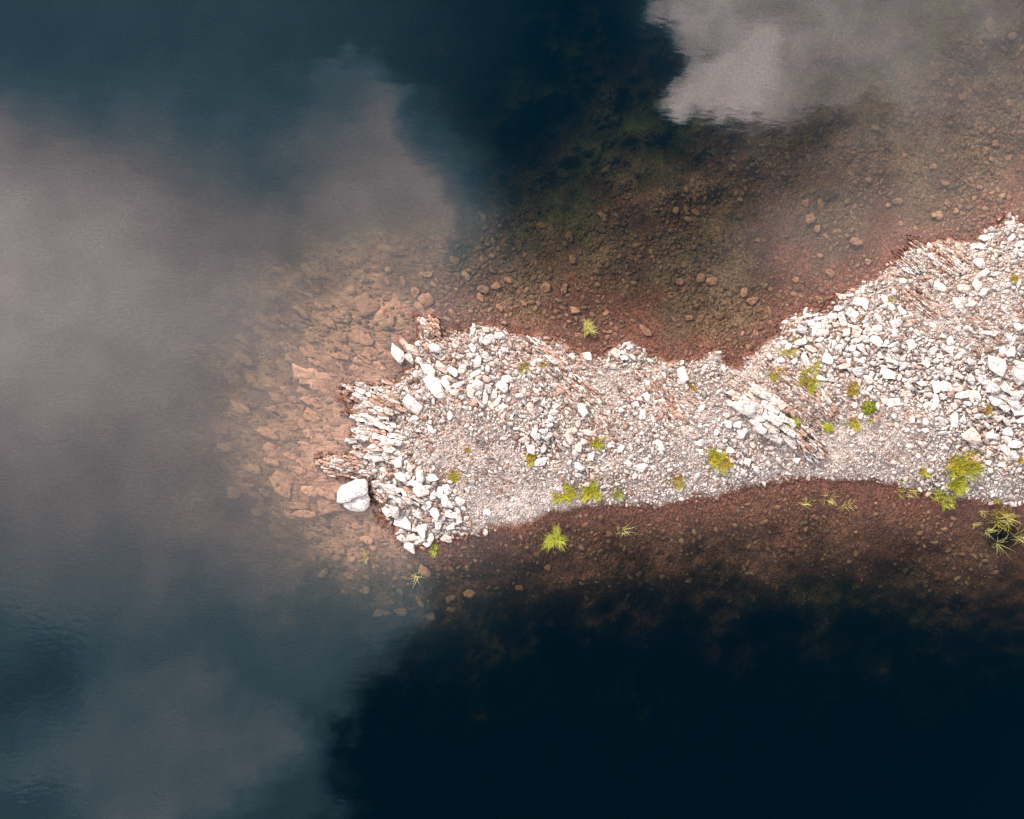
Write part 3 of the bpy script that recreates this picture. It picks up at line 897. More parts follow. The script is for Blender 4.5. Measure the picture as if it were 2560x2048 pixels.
for i, p in enumerate(PLANTS):
    build_plant(i, p)

# ------------------------------------------------------------------ jointed rock: the blocks between the joints are Voronoi cells stretched along the strata
def clip_half(poly, p, n):
    """keep the side of the line through p where (x - p) . n <= 0"""
    out = []
    m = len(poly)
    for a in range(m):
        A, B = poly[a], poly[(a + 1) % m]
        da = (A[0] - p[0]) * n[0] + (A[1] - p[1]) * n[1]; db = (B[0] - p[0]) * n[0] + (B[1] - p[1]) * n[1]
        if da <= 0: out.append(A)
        if (da < 0 < db) or (db < 0 < da):
            t = da / (da - db); out.append((A[0] + (B[0] - A[0]) * t, A[1] + (B[1] - A[1]) * t))
    return out


def cells(seeds, size):
    res = []
    for i, q in enumerate(seeds):
        d2 = ((seeds - q) ** 2).sum(1)
        poly = [(q[0] - size, q[1] - size), (q[0] + size, q[1] - size), (q[0] + size, q[1] + size), (q[0] - size, q[1] + size)]
        for k in np.argsort(d2)[1:26]:
            nb = seeds[k]
            poly = clip_half(poly, ((q[0] + nb[0]) / 2, (q[1] + nb[1]) / 2), (nb[0] - q[0], nb[1] - q[1]))
            if len(poly) < 3: break
        res.append(poly)
    return res


def block_mesh(name, poly, zb, zt, rng, mat, origin, tilt=(0.0, 0.0), edge=1.2, rough=0.012, sub=14.0, wob=0.035):
    """a block of rock: footprint polygon in photo pixels, chipped upper edge, uneven tilted top; local to origin (world)"""
    P = np.array(poly); c = P.mean(0)
    # break the long straight sides so that no edge is ruler-straight
    Q = []
    for a in range(len(P)):
        A, B = P[a], P[(a + 1) % len(P)]
        Q.append(A)
        L = np.linalg.norm(B - A)
        nsub = min(int(L / sub), 6)
        if nsub > 0:
            nrm = np.array((A[1] - B[1], B[0] - A[0])) / L
            for t in np.sort(rng.uniform(0.12, 0.88, nsub)):
                Q.append(A + (B - A) * t + nrm * rng.normal() * min(L * wob, 3.0))
    Q = np.array(Q); m = len(Q)
    r = np.linalg.norm(Q - c, axis=1, keepdims=True) + 1e-6
    k1 = np.clip(1 - edge / r, 0.5, 1)
    V = []
    zt0 = lambda q: zt + tilt[0] * (q[0] - c[0]) * S + tilt[1] * (q[1] - c[1]) * S
    for q in Q: V.append(W(q[0], q[1], zb))
    for q in Q: V.append(W(q[0], q[1], max(zt0(q) - edge * S * rng.uniform(0.5, 1.6), zb + 0.004)))
    for q, k in zip(Q, k1[:, 0]):
        p = c + (q - c) * k
        V.append(W(p[0], p[1], max(zt0(p) + rng.normal() * rough * 0.5, zb + 0.006)))
    for q in Q:
        p = c + (q - c) * 0.45 + rng.normal(size=2) * 0.5
        V.append(W(p[0], p[1], zt0(p) + rng.normal() * rough))
    V.append(W(c[0], c[1], zt + rng.normal() * rough))
    F = []
    for lv in range(3):
        for a in range(m):
            b = (a + 1) % m
            A0, B0, A1, B1 = lv * m + a, lv * m + b, (lv + 1) * m + a, (lv + 1) * m + b
            F += [(A0, B0, B1), (A0, B1, A1)]
    for a in range(m): F.append((3 * m + a, 3 * m + (a + 1) % m, 4 * m))
    V = np.array(V) - np.array(origin)
    F = np.array(F)
    # photo y runs down, so a polygon that is clockwise on the photo is counter-clockwise in the world
    area = 0.5 * np.sum(Q[:, 0] * np.roll(Q[:, 1], -1) - np.roll(Q[:, 0], -1) * Q[:, 1])
    if area > 0: F = F[:, ::-1]
    return np_mesh(name, V, F, mat)


def build_outcrop(x, y, length, width, ang, rows, hgt, label, lm, dark=0.3, seed=1, taper=0.5, arch=0.0, long=(26, 60), name='rock_outcrop'):
    rng = np.random.default_rng(seed)
    zc = max(ground_z(x, y), 0.0)
    root = bpy.data.objects.new(name, None); COL.objects.link(root)
    root.location = W(x, y, zc); root.empty_display_size = 0.3
    a = math.radians(ang); ca, sa = math.cos(a), math.sin(a)
    rw = width / rows; sl = (long[0] + long[1]) / 2
    st = sl / rw                                       # stretch along the strata
    seeds = []
    for rr in range(-1, rows + 1):
        u = -length / 2 - sl
        while u < length / 2 + sl:
            seeds.append((u / st, (rr + 0.5) * rw - width / 2 + rng.normal() * rw * 0.16))
            u += rng.uniform(*long)
    seeds = np.array(seeds)
    rowz = rng.normal(size=rows + 4) * 0.14 * hgt
    for sd0, poly in zip(seeds, cells(seeds, max(rw * 3, 30))):
        if len(poly) < 3: continue
        cu, cv = sd0[0] * st, sd0[1]
        e = abs(2 * cv / width); reach = 1 - taper * e ** 1.5
        if abs(2 * cu / length) > reach * (0.86 + 0.22 * rng.random()) or e > 1: continue
        if rng.random() < 0.05: continue
        pts = []
        pc = np.array(poly).mean(0)
        for (pu, pv) in poly:
            pu = pc[0] + (pu - pc[0]) * 0.97; pv = pc[1] + (pv - pc[1]) * (1 - 0.45 / rw)
            U = pu * st; Vv = pv * (1 - 0.2 * (U / length)) + arch * (2 * U / length) ** 2
            pts.append((x + ca * U - sa * Vv, y + sa * U + ca * Vv))
        px, py = np.mean(pts, 0)
        k = math.exp(-(2 * cu / length) ** 2 * 0.9) * (1 - 0.4 * e * e)
        gz = max(ground_z(px, py), -0.10)
        th = hgt * (0.30 + 0.55 * k) + rowz[int((cv + width / 2) / rw) + 1] + rng.normal() * hgt * 0.10
        th = max(th, 0.03)
        o = link('slab', block_mesh('slab', pts, gz - 0.10, gz + th * 0.75, rng, M_STONE, root.location, (rng.normal() * 0.08, rng.normal() * 0.10 + 0.12), edge=min(1.6, rw * 0.28), sub=9.0, wob=0.07, rough=0.02), root)
        q = rng.random()
        c = BROWN * rng.uniform(1.2, 2.4) if q < dark else (WHITE * rng.uniform(0.88, 1.08) if q < dark + (1 - dark) * 0.55 else (PINK * np.array((1.0, 1.06, 1.08)) if q < dark + (1 - dark) * .75 else GREY * 1.12) * rng.uniform(0.98, 1.15))
        o.color = (*np.clip(c, 0, .85), 1)
    tag(root, label, 'rock outcrop', 'layered rock outcrops')
    if lm: LAND.append((x, y, lm))
    return root


OUTCROPS = [
 (856, 1166, 140, 62, 14, 9, 0.20, 'low dark-edged layered outcrop jutting left into the water above the boulder', 'the dark-edged outcrop', .60, 11, .75, 0, (11, 29)),
 (940, 1112, 158, 78, 15, 6, 0.30, 'pale ribbed outcrop with long slabs, second up from the boulder', 'the ribbed outcrop', .12, 12, .35, 0, (12, 46)),
 (925, 1050, 130, 48, 19, 4, 0.30, 'white-topped narrow outcrop between two ribbed ones at the tip', 'the white-topped narrow outcrop', .06, 13, .5, 0, (20, 69)),
 (945, 1003, 150, 66, 24, 6, 0.27, 'grey and brown ribbed outcrop, uppermost of the row at the tip', 'the uppermost tip outcrop', .28, 14, .4, 0, (15, 48)),
 (862, 975, 46, 40, 28, 5, 0.16, 'small broken dark outcrop at the waterline left of the tip', None, .6, 15, .6, 0, (7, 18)),
 (1076, 812, 72, 44, 48, 6, 0.22, 'jagged dark brown outcrop on the upper corner of the tip', 'the jagged upper outcrop', .72, 16, .6, 0, (10, 25)),
 (1010, 1238, 96, 46, 28, 4, 0.30, 'grey sloping slab outcrop right of the big white boulder', 'the sloping slab outcrop', .12, 17, .5, 0, (27, 64)),
 (948, 1245, 56, 46, 40, 6, 0.14, 'splintered dark shale right beside the big white boulder', None, .55, 18, .5, 0, (7, 20)),
 (1925, 1040, 200, 92, 36, 5, 0.36, 'large pale slab outcrop slanting down across the middle right of the spit', 'the large slab outcrop', .03, 19, .65, 8, (22, 64)),
 (2020, 1108, 130, 64, 42, 10, 0.30, 'dark splintered lower end of the slab outcrop, fine upright blades', 'the splintered outcrop end', .30, 33, .6, 6, (12, 39)),
 (1912, 992, 104, 34, 26, 3, 0.32, 'curved pale slabs along the upper edge of the large outcrop', None, .06, 20, .3, 4, (30, 59)),
 (2275, 655, 90, 52, 42, 9, 0.16, 'thin upright grey shale blades at the upper shore', 'the upright shale blades', .30, 21, .4, 0, (11, 34)),
 (2372, 650, 120, 58, 38, 9, 0.15, 'brownish-grey shale patch on the upper right shore', 'the upper right shale patch', .52, 22, .5, 0, (11, 36)),
 (2294, 604, 62, 14, 36, 3, 0.12, 'thin dark rock rib pointing into the upper water', None, .7, 23, .6, 0, (10, 20)),
 (1445, 955, 190, 36, 44, 6, 0.13, 'brown shale band slanting across the upper middle of the spit', 'the long brown shale band', .66, 24, .5, 0, (11, 39)),
 (1375, 885, 120, 26, 40, 4, 0.14, 'pale and brown slivers at the upper shore above the shale band', None, .45, 25, .5, 0, (15, 50)),
 (1672, 1010, 150, 30, 52, 5, 0.12, 'dark shale band left of the white cobbles below the bay', 'the dark shale band', .7, 26, .5, 0, (10, 32)),
 (2305, 762, 100, 30, 38, 5, 0.11, 'brown shard band below the upright shale blades', 'the brown shard band', .7, 27, .5, 0, (11, 32)),
 (1985, 958, 150, 30, 38, 5, 0.12, 'reddish-brown shale strip above the large slab outcrop', None, .82, 28, .5, 0, (10, 32)),
 (2070, 1015, 90, 46, 58, 7, 0.14, 'steep brown and grey shards right of the thick green tuft', None, .5, 29, .5, 0, (10, 32)),
 (2505, 985, 96, 60, 35, 3, 0.30, 'broad pinkish-grey bedrock lump at the right edge of the spit', None, .1, 30, .3, 0, (45, 73)),
 (2236, 906, 70, 30, 10, 3, 0.2, 'flat pale cracked slab group among the right-hand cobbles', None, .04, 34, .4, 0, (22, 41)),
 (864, 924, 40, 14, 58, 3, 0.12, 'tiny rock islet of upright flakes off the upper left tip', 'the tiny flake islet', .4, 31, .5, 0, (8, 18)),
 (973, 824, 26, 14, 10, 3, 0.09, 'tiny scatter-rock islet in the water above the tip', None, .3, 32, .4, 0, (7, 13)),
]
for (x, y, L, wd, an, rows, hg, lab, lm, dk, sd_, tp, ar, lg) in OUTCROPS:
    build_outcrop(x, y, L, wd, an, rows, hg, lab, lm, dk, sd_, tp, ar, lg)

# ------------------------------------------------------------------ the big white boulder: two fractured blocks
def lump(name, outline, z0, z1, parent, mat, colour, seed, dome=0.35):
    rng = np.random.default_rng(seed)
    P = np.array(outline, float)
    n0 = len(P)
    t = np.linspace(0, n0, n0 * 4, endpoint=False)
    i = t.astype(int); fr = (t - i)[:, None]
    Q = P[i] * (1 - fr) + P[(i + 1) % n0] * fr
    Q += rng.normal(size=Q.shape) * 0.6
    c = P.mean(0)
    rings = []
    prof = [(1.03, 0.0), (1.0, 0.45), (0.96, 0.70), (0.88, 0.84), (0.72, 0.92), (0.5, 0.97), (0.25, 1.0)]
    V = []
    for (k, h) in prof:
        for q in Q:
            p = c + (q - c) * k
            n = (fbm(np.array([p[0] / 14]), np.array([p[1] / 14]), 3, seed)[0] - 0.5)
            z = z0 + (z1 - z0) * h + (n * 0.16 * (z1 - z0) if h > 0.4 else 0)
            V.append(W(p[0], p[1], z))
    m = len(Q); F = []
    for r in range(len(prof) - 1):
        for j in range(m):
            a, b = r * m + j, r * m + (j + 1) % m
            F += [(a, b, b + m), (a, b + m, a + m)]
    V.append(W(c[0], c[1], z1)); top = len(V) - 1; r = (len(prof) - 1) * m
    for j in range(m): F.append((r + j, r + (j + 1) % m, top))
    V = np.array(V) - np.array(parent.location)
    me = np_mesh(name, V, np.array(F)[:, ::-1] if False else np.array(F), mat)
    bm = bmesh.new(); bm.from_mesh(me); bmesh.ops.recalc_face_normals(bm, faces=bm.faces); bm.to_mesh(me); bm.free()
    o = link(name, me, parent)
    o.color = (*colour, 1)
    return o


def z1px(pts): return [(740 + a * 0.3827, 740 + b * 0.3827) for a, b in pts]


root = bpy.data.objects.new('boulder', None); COL.objects.link(root); root.location = W(883, 1237, -0.15)
lump('upper_block', z1px([(264, 1352), (275, 1268), (300, 1238), (350, 1216), (400, 1194), (455, 1198), (470, 1222), (470, 1290), (440, 1312), (400, 1316), (352, 1344), (310, 1356)]), -0.2, 0.62, root, M_STONE, (0.84, 0.765, 0.715), 3)
lump('lower_block', z1px([(312, 1352), (350, 1338), (400, 1308), (440, 1300), (472, 1290), (486, 1330), (480, 1372), (450, 1404), (400, 1410), (345, 1400), (312, 1378)]), -0.2, 0.44, root, M_STONE, (0.74, 0.665, 0.615), 5)  # greyer than the upper block: shade away from the sun put into the colour
tag(root, 'big white boulder split into two blocks, standing in the water at the tip', 'boulder')
LAND.append((883, 1237, 'the big white boulder'))

# ------------------------------------------------------------------ loose stones one can pick out, where they lie: x, y, length, width, angle, tone
TRACED = [(994, 883, 56, 26, 50, 'w'), (1008, 857, 54, 22, 45, 'p'), (1025, 897, 34, 18, 55, 'g'), (1033, 874, 40, 18, 40, 'p'), (1088, 870, 28, 24, 0, 'w'), (1069, 926, 48, 30, 25, 'w'),
 (1090, 966, 66, 34, 50, 'w'), (1104, 920, 40, 20, 40, 'p'), (1132, 928, 32, 17, 35, 'w'), (1033, 1014, 56, 28, 40, 'w'), (970, 956, 42, 13, 25, 'p'), (906, 996, 14, 12, 0, 'w'),
 (1075, 1071, 15, 14, 80, 'w'), (993, 1077, 17, 11, 10, 'w'), (1125, 1038, 24, 15, 70, 'w'), (1195, 962, 30, 24, 20, 'w'), (1234, 985, 24, 20, 60, 'w'), (973, 1222, 27, 23, 20, 'w'),
 (1000, 1193, 34, 24, 10, 'w'), (1023, 1190, 20, 18, 80, 'w'), (1040, 1209, 38, 20, 10, 'w'), (1117, 1222, 29, 24, 30, 'w'), (1115, 1253, 42, 24, 75, 'w'), (1149, 1253, 24, 20, 40, 'w'),
 (1100, 1232, 30, 17, 100, 'w'), (1218, 1280, 22, 14, 20, 'w'), (1214, 1331, 19, 13, 110, 'w'), (968, 1280, 28, 22, 60, 'w'), (1008, 1306, 52, 32, 30, 'w'), (1023, 1366, 40, 24, 25, 'w'),
 (1088, 1283, 30, 24, 40, 'w'), (1117, 1346, 29, 18, 15, 'p'), (958, 1306, 14, 10, 70, 'w'), (1077, 1195, 36, 18, -15, 'w'), (1030, 786, 17, 9, 65, 'w'), (1046, 859, 18, 15, 20, 'w'), (1214, 824, 19, 15, 0, 'p'),
 (1468, 890, 27, 20, 10, 'w'), (1348, 902, 20, 11, 10, 'w'), (1337, 1083, 32, 17, 110, 'w'), (1600, 1168, 36, 22, 10, 'w'), (1614, 1151, 20, 15, 10, 'w'), (1633, 1171, 16, 15, 5, 'w'), (1588, 1191, 14, 12, 90, 'w'),
 (1449, 1166, 28, 18, 20, 'b'), (1748, 1107, 22, 15, -10, 'w'), (1508, 1173, 15, 11, 0, 'g'), (1567, 1178, 16, 11, 10, 'g'), (1705, 907, 15, 13, 90, 'w'), (1520, 900, 18, 10, 100, 'w'), (1558, 881, 17, 9, 10, 'w'),
 (1456, 1024, 36, 19, 60, 'w'), (1618, 957, 17, 12, 20, 'w'), (1651, 1112, 32, 15, 50, 'w'), (1755, 1020, 16, 12, 100, 'w'), (1430, 891, 18, 13, 50, 'w'), (1388, 1017, 24, 11, -40, 'w'), (1339, 978, 20, 13, 10, 'w'),
 (1867, 1016, 50, 38, 30, 'g'), (1822, 1060, 22, 19, 80, 'w'), (1844, 1062, 21, 18, 0, 'w'), (1815, 1039, 19, 15, 10, 'w'), (1827, 1010, 15, 13, 0, 'w'), (1792, 1081, 15, 13, 0, 'w'), (1825, 1124, 23, 16, 10, 'w'),
 (1881, 1112, 19, 16, 20, 'p'), (1923, 1119, 25, 11, -5, 'p'), (1916, 1084, 24, 16, 40, 'w'), (1888, 1004, 14, 10, 20, 'w'), (1923, 891, 18, 15, 90, 'w'), (1952, 900, 21, 12, 5, 'w'), (1961, 856, 18, 12, 0, 'w'),
 (1963, 806, 21, 12, -20, 'w'), (1987, 902, 18, 13, -30, 'w'), (2069, 898, 29, 26, 30, 'w'), (2051, 945, 25, 14, 20, 'w'), (2056, 1010, 17, 12, -20, 'w'), (2043, 963, 23, 15, -30, 'g'), (2096, 771, 21, 16, 20, 'w'),
 (2117, 830, 22, 18, 60, 'w'), (2020, 789, 21, 12, 10, 'w'), (2030, 812, 24, 20, 20, 'w'), (2006, 825, 27, 20, 20, 'g'), (2131, 869, 21, 15, 100, 'w'), (2027, 872, 36, 14, 30, 'p'), (2048, 850, 24, 12, -10, 'w'),
 (1992, 1150, 19, 16, 20, 'w'), (1971, 1183, 18, 9, 10, 'w'), (2131, 1079, 18, 15, 80, 'p'), (1745, 1109, 19, 14, 0, 'w'), (1752, 1129, 18, 13, 20, 'w'), (1808, 924, 15, 12, 20, 'w'),
 (2477, 590, 19, 16, 10, 'w'), (2529, 596, 23, 13, 125, 'w'), (2433, 617, 20, 15, 80, 'w'), (2530, 544, 16, 9, 25, 'w'), (2517, 558, 13, 9, 0, 'w'), (2551, 564, 15, 10, 0, 'p'), (2352, 716, 34, 22, 20, 'w'),
 (2257, 703, 18, 15, 20, 'w'), (2297, 629, 15, 13, 120, 'w'), (2325, 639, 14, 12, 90, 'w'), (2267, 633, 16, 9, -15, 'w'), (2435, 732, 25, 14, -20, 'g'), (2459, 729, 24, 17, 110, 'w'), (2486, 687, 21, 13, -20, 'w'),
 (2445, 697, 23, 14, 110, 'g'), (2493, 720, 24, 15, 30, 'g'), (2378, 632, 15, 12, 0, 'w'), (2390, 654, 15, 10, 20, 'g'), (2177, 709, 19, 11, 130, 'w'), (2159, 707, 15, 12, 40, 'w'), (2146, 732, 15, 13, 0, 'w'),
 (2194, 852, 36, 23, 30, 'w'), (2278, 861, 27, 22, 70, 'w'), (2332, 877, 22, 16, 110, 'w'), (2372, 874, 23, 18, 10, 'w'), (2477, 832, 46, 14, 8, 'w'), (2530, 852, 23, 15, 100, 'w'), (2490, 912, 62, 36, 30, 'w'),
 (2551, 936, 44, 40, 60, 'g'), (2341, 964, 36, 20, 75, 'w'), (2365, 964, 36, 26, 5, 'w'), (2395, 968, 26, 20, 0, 'p'), (2404, 988, 36, 17, -10, 'w'), (2491, 951, 27, 14, -10, 'w'),
 (2228, 767, 24, 15, 60, 'w'), (2238, 828, 16, 14, 0, 'w'), (2333, 814, 16, 12, 10, 'w'), (2396, 822, 16, 14, 0, 'w'), (2132, 799, 17, 14, 60, 'w'), (2117, 832, 22, 17, 100, 'p'), (2152, 868, 22, 18, 20, 'w'),
 (2138, 884, 22, 17, 50, 'w'), (2349, 891, 21, 14, 10, 'p'), (2367, 900, 17, 13, 80, 'w'), (2315, 909, 20, 15, 40, 'w'), (2445, 932, 17, 14, 60, 'w'), (2326, 852, 13, 8, 0, 'w'), (2546, 816, 21, 17, 70, 'w'),
 (2274, 952, 20, 13, 100, 'w'), (2249, 944, 19, 10, 110, 'w'), (2420, 1008, 25, 14, 20, 'b'), (2383, 1015, 25, 18, 10, 'p'), (2341, 998, 28, 17, 95, 'w'), (2537, 1111, 29, 21, 15, 'w'), (2471, 1155, 18, 16, 10, 'w'),
 (2430, 1090, 44, 34, 30, 'p'), (2282, 1049, 20, 10, 100, 'w'), (2315, 1054, 19, 16, 80, 'w'), (2313, 1076, 15, 11, -20, 'w'), (2375, 1103, 15, 10, 20, 'w'), (2366, 1118, 15, 12, 10, 'g'), (2415, 1123, 19, 15, -20, 'p'),
 (2440, 1149, 22, 18, 60, 'p'), (2504, 1162, 19, 11, 10, 'w'), (2547, 1128, 19, 10, 0, 'g'), (2494, 1044, 22, 18, 40, 'p'), (2547, 1174, 16, 15, 0, 'w'), (2476, 1177, 14, 12, 90, 'w'), (2336, 1146, 13, 9, 100, 'w'),
 (2295, 1139, 14, 10, 70, 'w'), (2235, 1156, 13, 11, 0, 'p'), (2126, 1080, 17, 15, 90, 'p'), (2532, 1052, 14, 12, 0, 'w'), (2509, 1016, 17, 11, 5, 'w'), (2267, 1075, 14, 10, 0, 'w'), (2320, 1234, 17, 10, -25, 'p'),
 (2137, 1014, 18, 14, 60, 'p'), (2152, 1039, 17, 11, 100, 'w'), (2195, 1014, 20, 9, 105, 'w')]

SUNK = [(703, 1209, 86, 66, 60, 1.25), (776, 1229, 62, 32, 20, 1.15), (914, 762, 92, 60, 40, 1.0), (963, 799, 68, 52, 30, 1.0), (877, 726, 34, 26, 60, 1.1), (969, 705, 32, 15, 70, 1.1),
 (1007, 703, 32, 16, 80, 1.0), (1038, 732, 38, 24, 70, .95), (1066, 750, 46, 36, 30, .95), (1080, 783, 44, 24, 10, .9), (1133, 787, 32, 20, 60, .85), (784, 945, 130, 58, 25, 1.1), (849, 892, 62, 18, 10, 1.0),
 (889, 925, 46, 30, 10, .9), (634, 1172, 54, 32, 20, 1.1), (678, 1156, 52, 20, 15, 1.1), (731, 1144, 64, 15, 20, 1.05), (776, 843, 44, 26, 40, 1.1), (715, 856, 16, 14, 0, 1.2), (662, 803, 64, 20, 45, 1.1),
 (752, 779, 64, 26, 40, 1.0), (780, 1006, 74, 26, 25, 1.0), (816, 981, 34, 16, 30, .9), (743, 1265, 64, 26, 10, 1.1), (670, 1083, 74, 30, 30, 1.1), (709, 1368, 42, 26, 20, 1.2), (917, 1348, 38, 24, 20, 1.05),
 (843, 1395, 32, 22, 10, 1.2), (914, 1475, 32, 22, -20, 1.2), (956, 1529, 54, 26, -10, 1.3), (1003, 1529, 42, 24, 10, 1.3), (1173, 1484, 34, 26, 0, 1.5), (1078, 1538, 32, 22, 80, 1.3), (873, 1440, 34, 20, 20, 1.1),
 (807, 1434, 38, 18, -40, 1.2), (879, 1398, 28, 22, 0, 1.1), (790, 1398, 22, 16, 0, 1.2), (932, 1368, 26, 18, 30, 1.1), (760, 1285, 64, 22, 5, 1.1), (772, 1339, 38, 20, 10, 1.1), (585, 1232, 44, 38, 0, 1.2),
 (1447, 839, 26, 22, 20, 1.15), (1421, 837, 14, 12, 60, 1.1), (1484, 839, 20, 16, 30, 1.0), (1525, 830, 22, 10, -5, 1.2), (1358, 820, 15, 13, 60, 1.1), (1612, 825, 44, 20, 40, .8), (1480, 787, 18, 13, 80, 1.0),
 (2262, 389, 18, 15, 20, 1.6), (2355, 377, 18, 15, 20, 1.4), (2221, 513, 18, 16, 0, 1.3), (2390, 528, 18, 17, 0, 1.4), (2334, 418, 22, 18, 10, 1.3), (1437, 775, 30, 20, 20, 1.2), (1250, 770, 26, 18, 40, 1.1),
 (1200, 745, 30, 18, 60, 1.0), (1310, 760, 24, 16, 30, 1.1), (1165, 690, 34, 22, 50, 1.1), (1270, 700, 24, 16, 20, 1.2), (1230, 640, 20, 16, 30, 1.3), (2120, 590, 18, 14, 30, 1.1), (2170, 655, 20, 16, 60, 1.1),
 (2050, 640, 18, 15, 0, 1.2), (1990, 700, 20, 15, 20, 1.1), (2313, 580, 20, 14, -40, 1.3), (1895, 600, 18, 14, 0, 1.3), (1850, 500, 16, 14, 20, 1.5), (2450, 470, 20, 16, 10, 1.3), (2480, 400, 18, 14, 40, 1.3),
 (2140, 1330, 12, 8, -20, 1.9), (2190, 1285, 14, 10, 10, 1.6), (2140, 1268, 14, 11, 20, 1.6), (2190, 1258, 10, 8, -30, 1.8), (1370, 1420, 22, 18, 20, 1.3), (1300, 1470, 26, 20, 0, 1.5), (1720, 1450, 24, 18, 0, 1.5),
 (860, 1480, 26, 18, 20, 1.2), (690, 1310, 30, 18, 30, 1.2), (640, 1280, 34, 20, 20, 1.2), (560, 1120, 46, 24, 20, 1.2), (600, 1020, 60, 26, 30, 1.1), (690, 960, 60, 24, 28, 1.1), (610, 900, 54, 24, 35, 1.1)]

_ONES = ['', 'first', 'second', 'third', 'fourth', 'fifth', 'sixth', 'seventh', 'eighth', 'ninth', 'tenth', 'eleventh', 'twelfth', 'thirteenth', 'fourteenth',
         'fifteenth', 'sixteenth', 'seventeenth', 'eighteenth', 'nineteenth']
ORD = ['nearest'] + [f'{_ONES[k]} nearest' for k in range(2, 20)]
for _t, _th in (('twenty', 'twentieth'), ('thirty', 'thirtieth'), ('forty', 'fortieth')):
    ORD += [f'{_th} nearest'] + [f'{_t}-{_ONES[k]} nearest' for k in range(1, 10)]
SECT = ['right of', 'lower right of', 'below', 'lower left of', 'left of', 'upper left of', 'above', 'upper right of']


def label_all(items, noun):
    """items: list of (object, x, y, adjective); distinct labels by landmark, side and rank"""
    buckets = {}
    for it in items:
        o, x, y, adj = it
        lm = min(LAND, key=lambda l: (l[0] - x) ** 2 + (l[1] - y) ** 2)
        a = math.degrees(math.atan2(y - lm[1], x - lm[0])) % 360
        sec = SECT[int((a + 22.5) // 45) % 8]
        buckets.setdefault((lm[2], sec), []).append((math.hypot(x - lm[0], y - lm[1]), o, adj))
    for (lm, sec), l in buckets.items():
        l.sort(key=lambda t: t[0])
        for k, (d, o, adj) in enumerate(l):
            if len(l) == 1:
                o['label'] = f'{adj} {noun} {sec} {lm}'
            else:
                t = f'{adj} {noun}, {ORD[min(k, 48)]} {sec} {lm}'
                if len(t.replace('-', ' ').split()) > 16: t = t.replace(adj, adj.rsplit(' ', 1)[0], 1)
                o['label'] = t


TONE = {'w': (WHITE * 1.05, 'white'), 'p': (PINK * 1.15, 'pinkish'), 'g': (GREY * 1.1, 'grey'), 'b': (BLUE * 1.1, 'bluish-white')}
STONES = []
OCC = np.zeros((1100, 2300), bool)      # what ground is taken: 1 px cells, origin (700, 400)


def stamp(px, py, L, w, a, grow=0.9):
    r = int(L / 2) + 2
    x0, y0 = int(px) - 700, int(py) - 400
    xs = np.arange(x0 - r, x0 + r + 1); ys = np.arange(y0 - r, y0 + r + 1)
    if xs[0] < 0 or ys[0] < 0 or xs[-1] >= OCC.shape[1] or ys[-1] >= OCC.shape[0]: return
    X, Y = np.meshgrid(xs - x0, ys - y0)
    u = X * math.cos(a) + Y * math.sin(a); v = -X * math.sin(a) + Y * math.cos(a)
    OCC[ys[0]:ys[-1] + 1, xs[0]:xs[-1] + 1] |= (u / (L / 2 * grow)) ** 2 + (v / (w / 2 * grow)) ** 2 < 1


def shape_word(L, w):
    q = L / max(w, 1)
    size = 'large' if L > 34 else ('mid-sized' if L > 20 else 'small')
    return size, ('long' if q > 1.9 else ('oblong' if q > 1.35 else 'blocky'))


def place_stone(x, y, L, w, ang, tone, rng, col=None):
    a = math.radians(ang)
    z = max(ground_z(x, y), -0.02) + (0.22 if (x, y) == (1867, 1016) else 0)
    th = min(w, L) * S * rng.uniform(0.55, 0.8)
    q = L / max(w, 1)
    me = (ROUND_ME if q < 1.3 and rng.random() < 0.45 else STONE_ME)
    o = link('stone', me[rng.integers(len(me))])
    o.location = W(x, y, z + th * 0.30)
    o.scale = (L * S * 1.04, w * S * 1.06, th)
    o.rotation_euler = (rng.normal() * 0.12, rng.normal() * 0.12, -a)
    c = TONE[tone][0] * rng.uniform(0.93, 1.06)
    o.color = (*np.clip(c, 0, 0.86), 1)
    sw = shape_word(L, w)
    STONES.append((o, x, y, f'{sw[0]} {TONE[tone][1]} {sw[1]}'))
    tag(o, cat='stone', group='loose stones on the spit')
    stamp(x, y, L, w, a)
    return o


rs = np.random.default_rng(41)
for (x, y, L, w, an, t) in TRACED:
    place_stone(x, y, L, w, an, t, rs)
for (x, y, L, wd, an, rows, hg, *_r) in OUTCROPS[:11]:
    stamp(x, y, L * 0.95, wd, math.radians(an), 0.9)
for p in PLANTS:
    stamp(p[1], p[2], p[3], p[4], 0, 0.8)

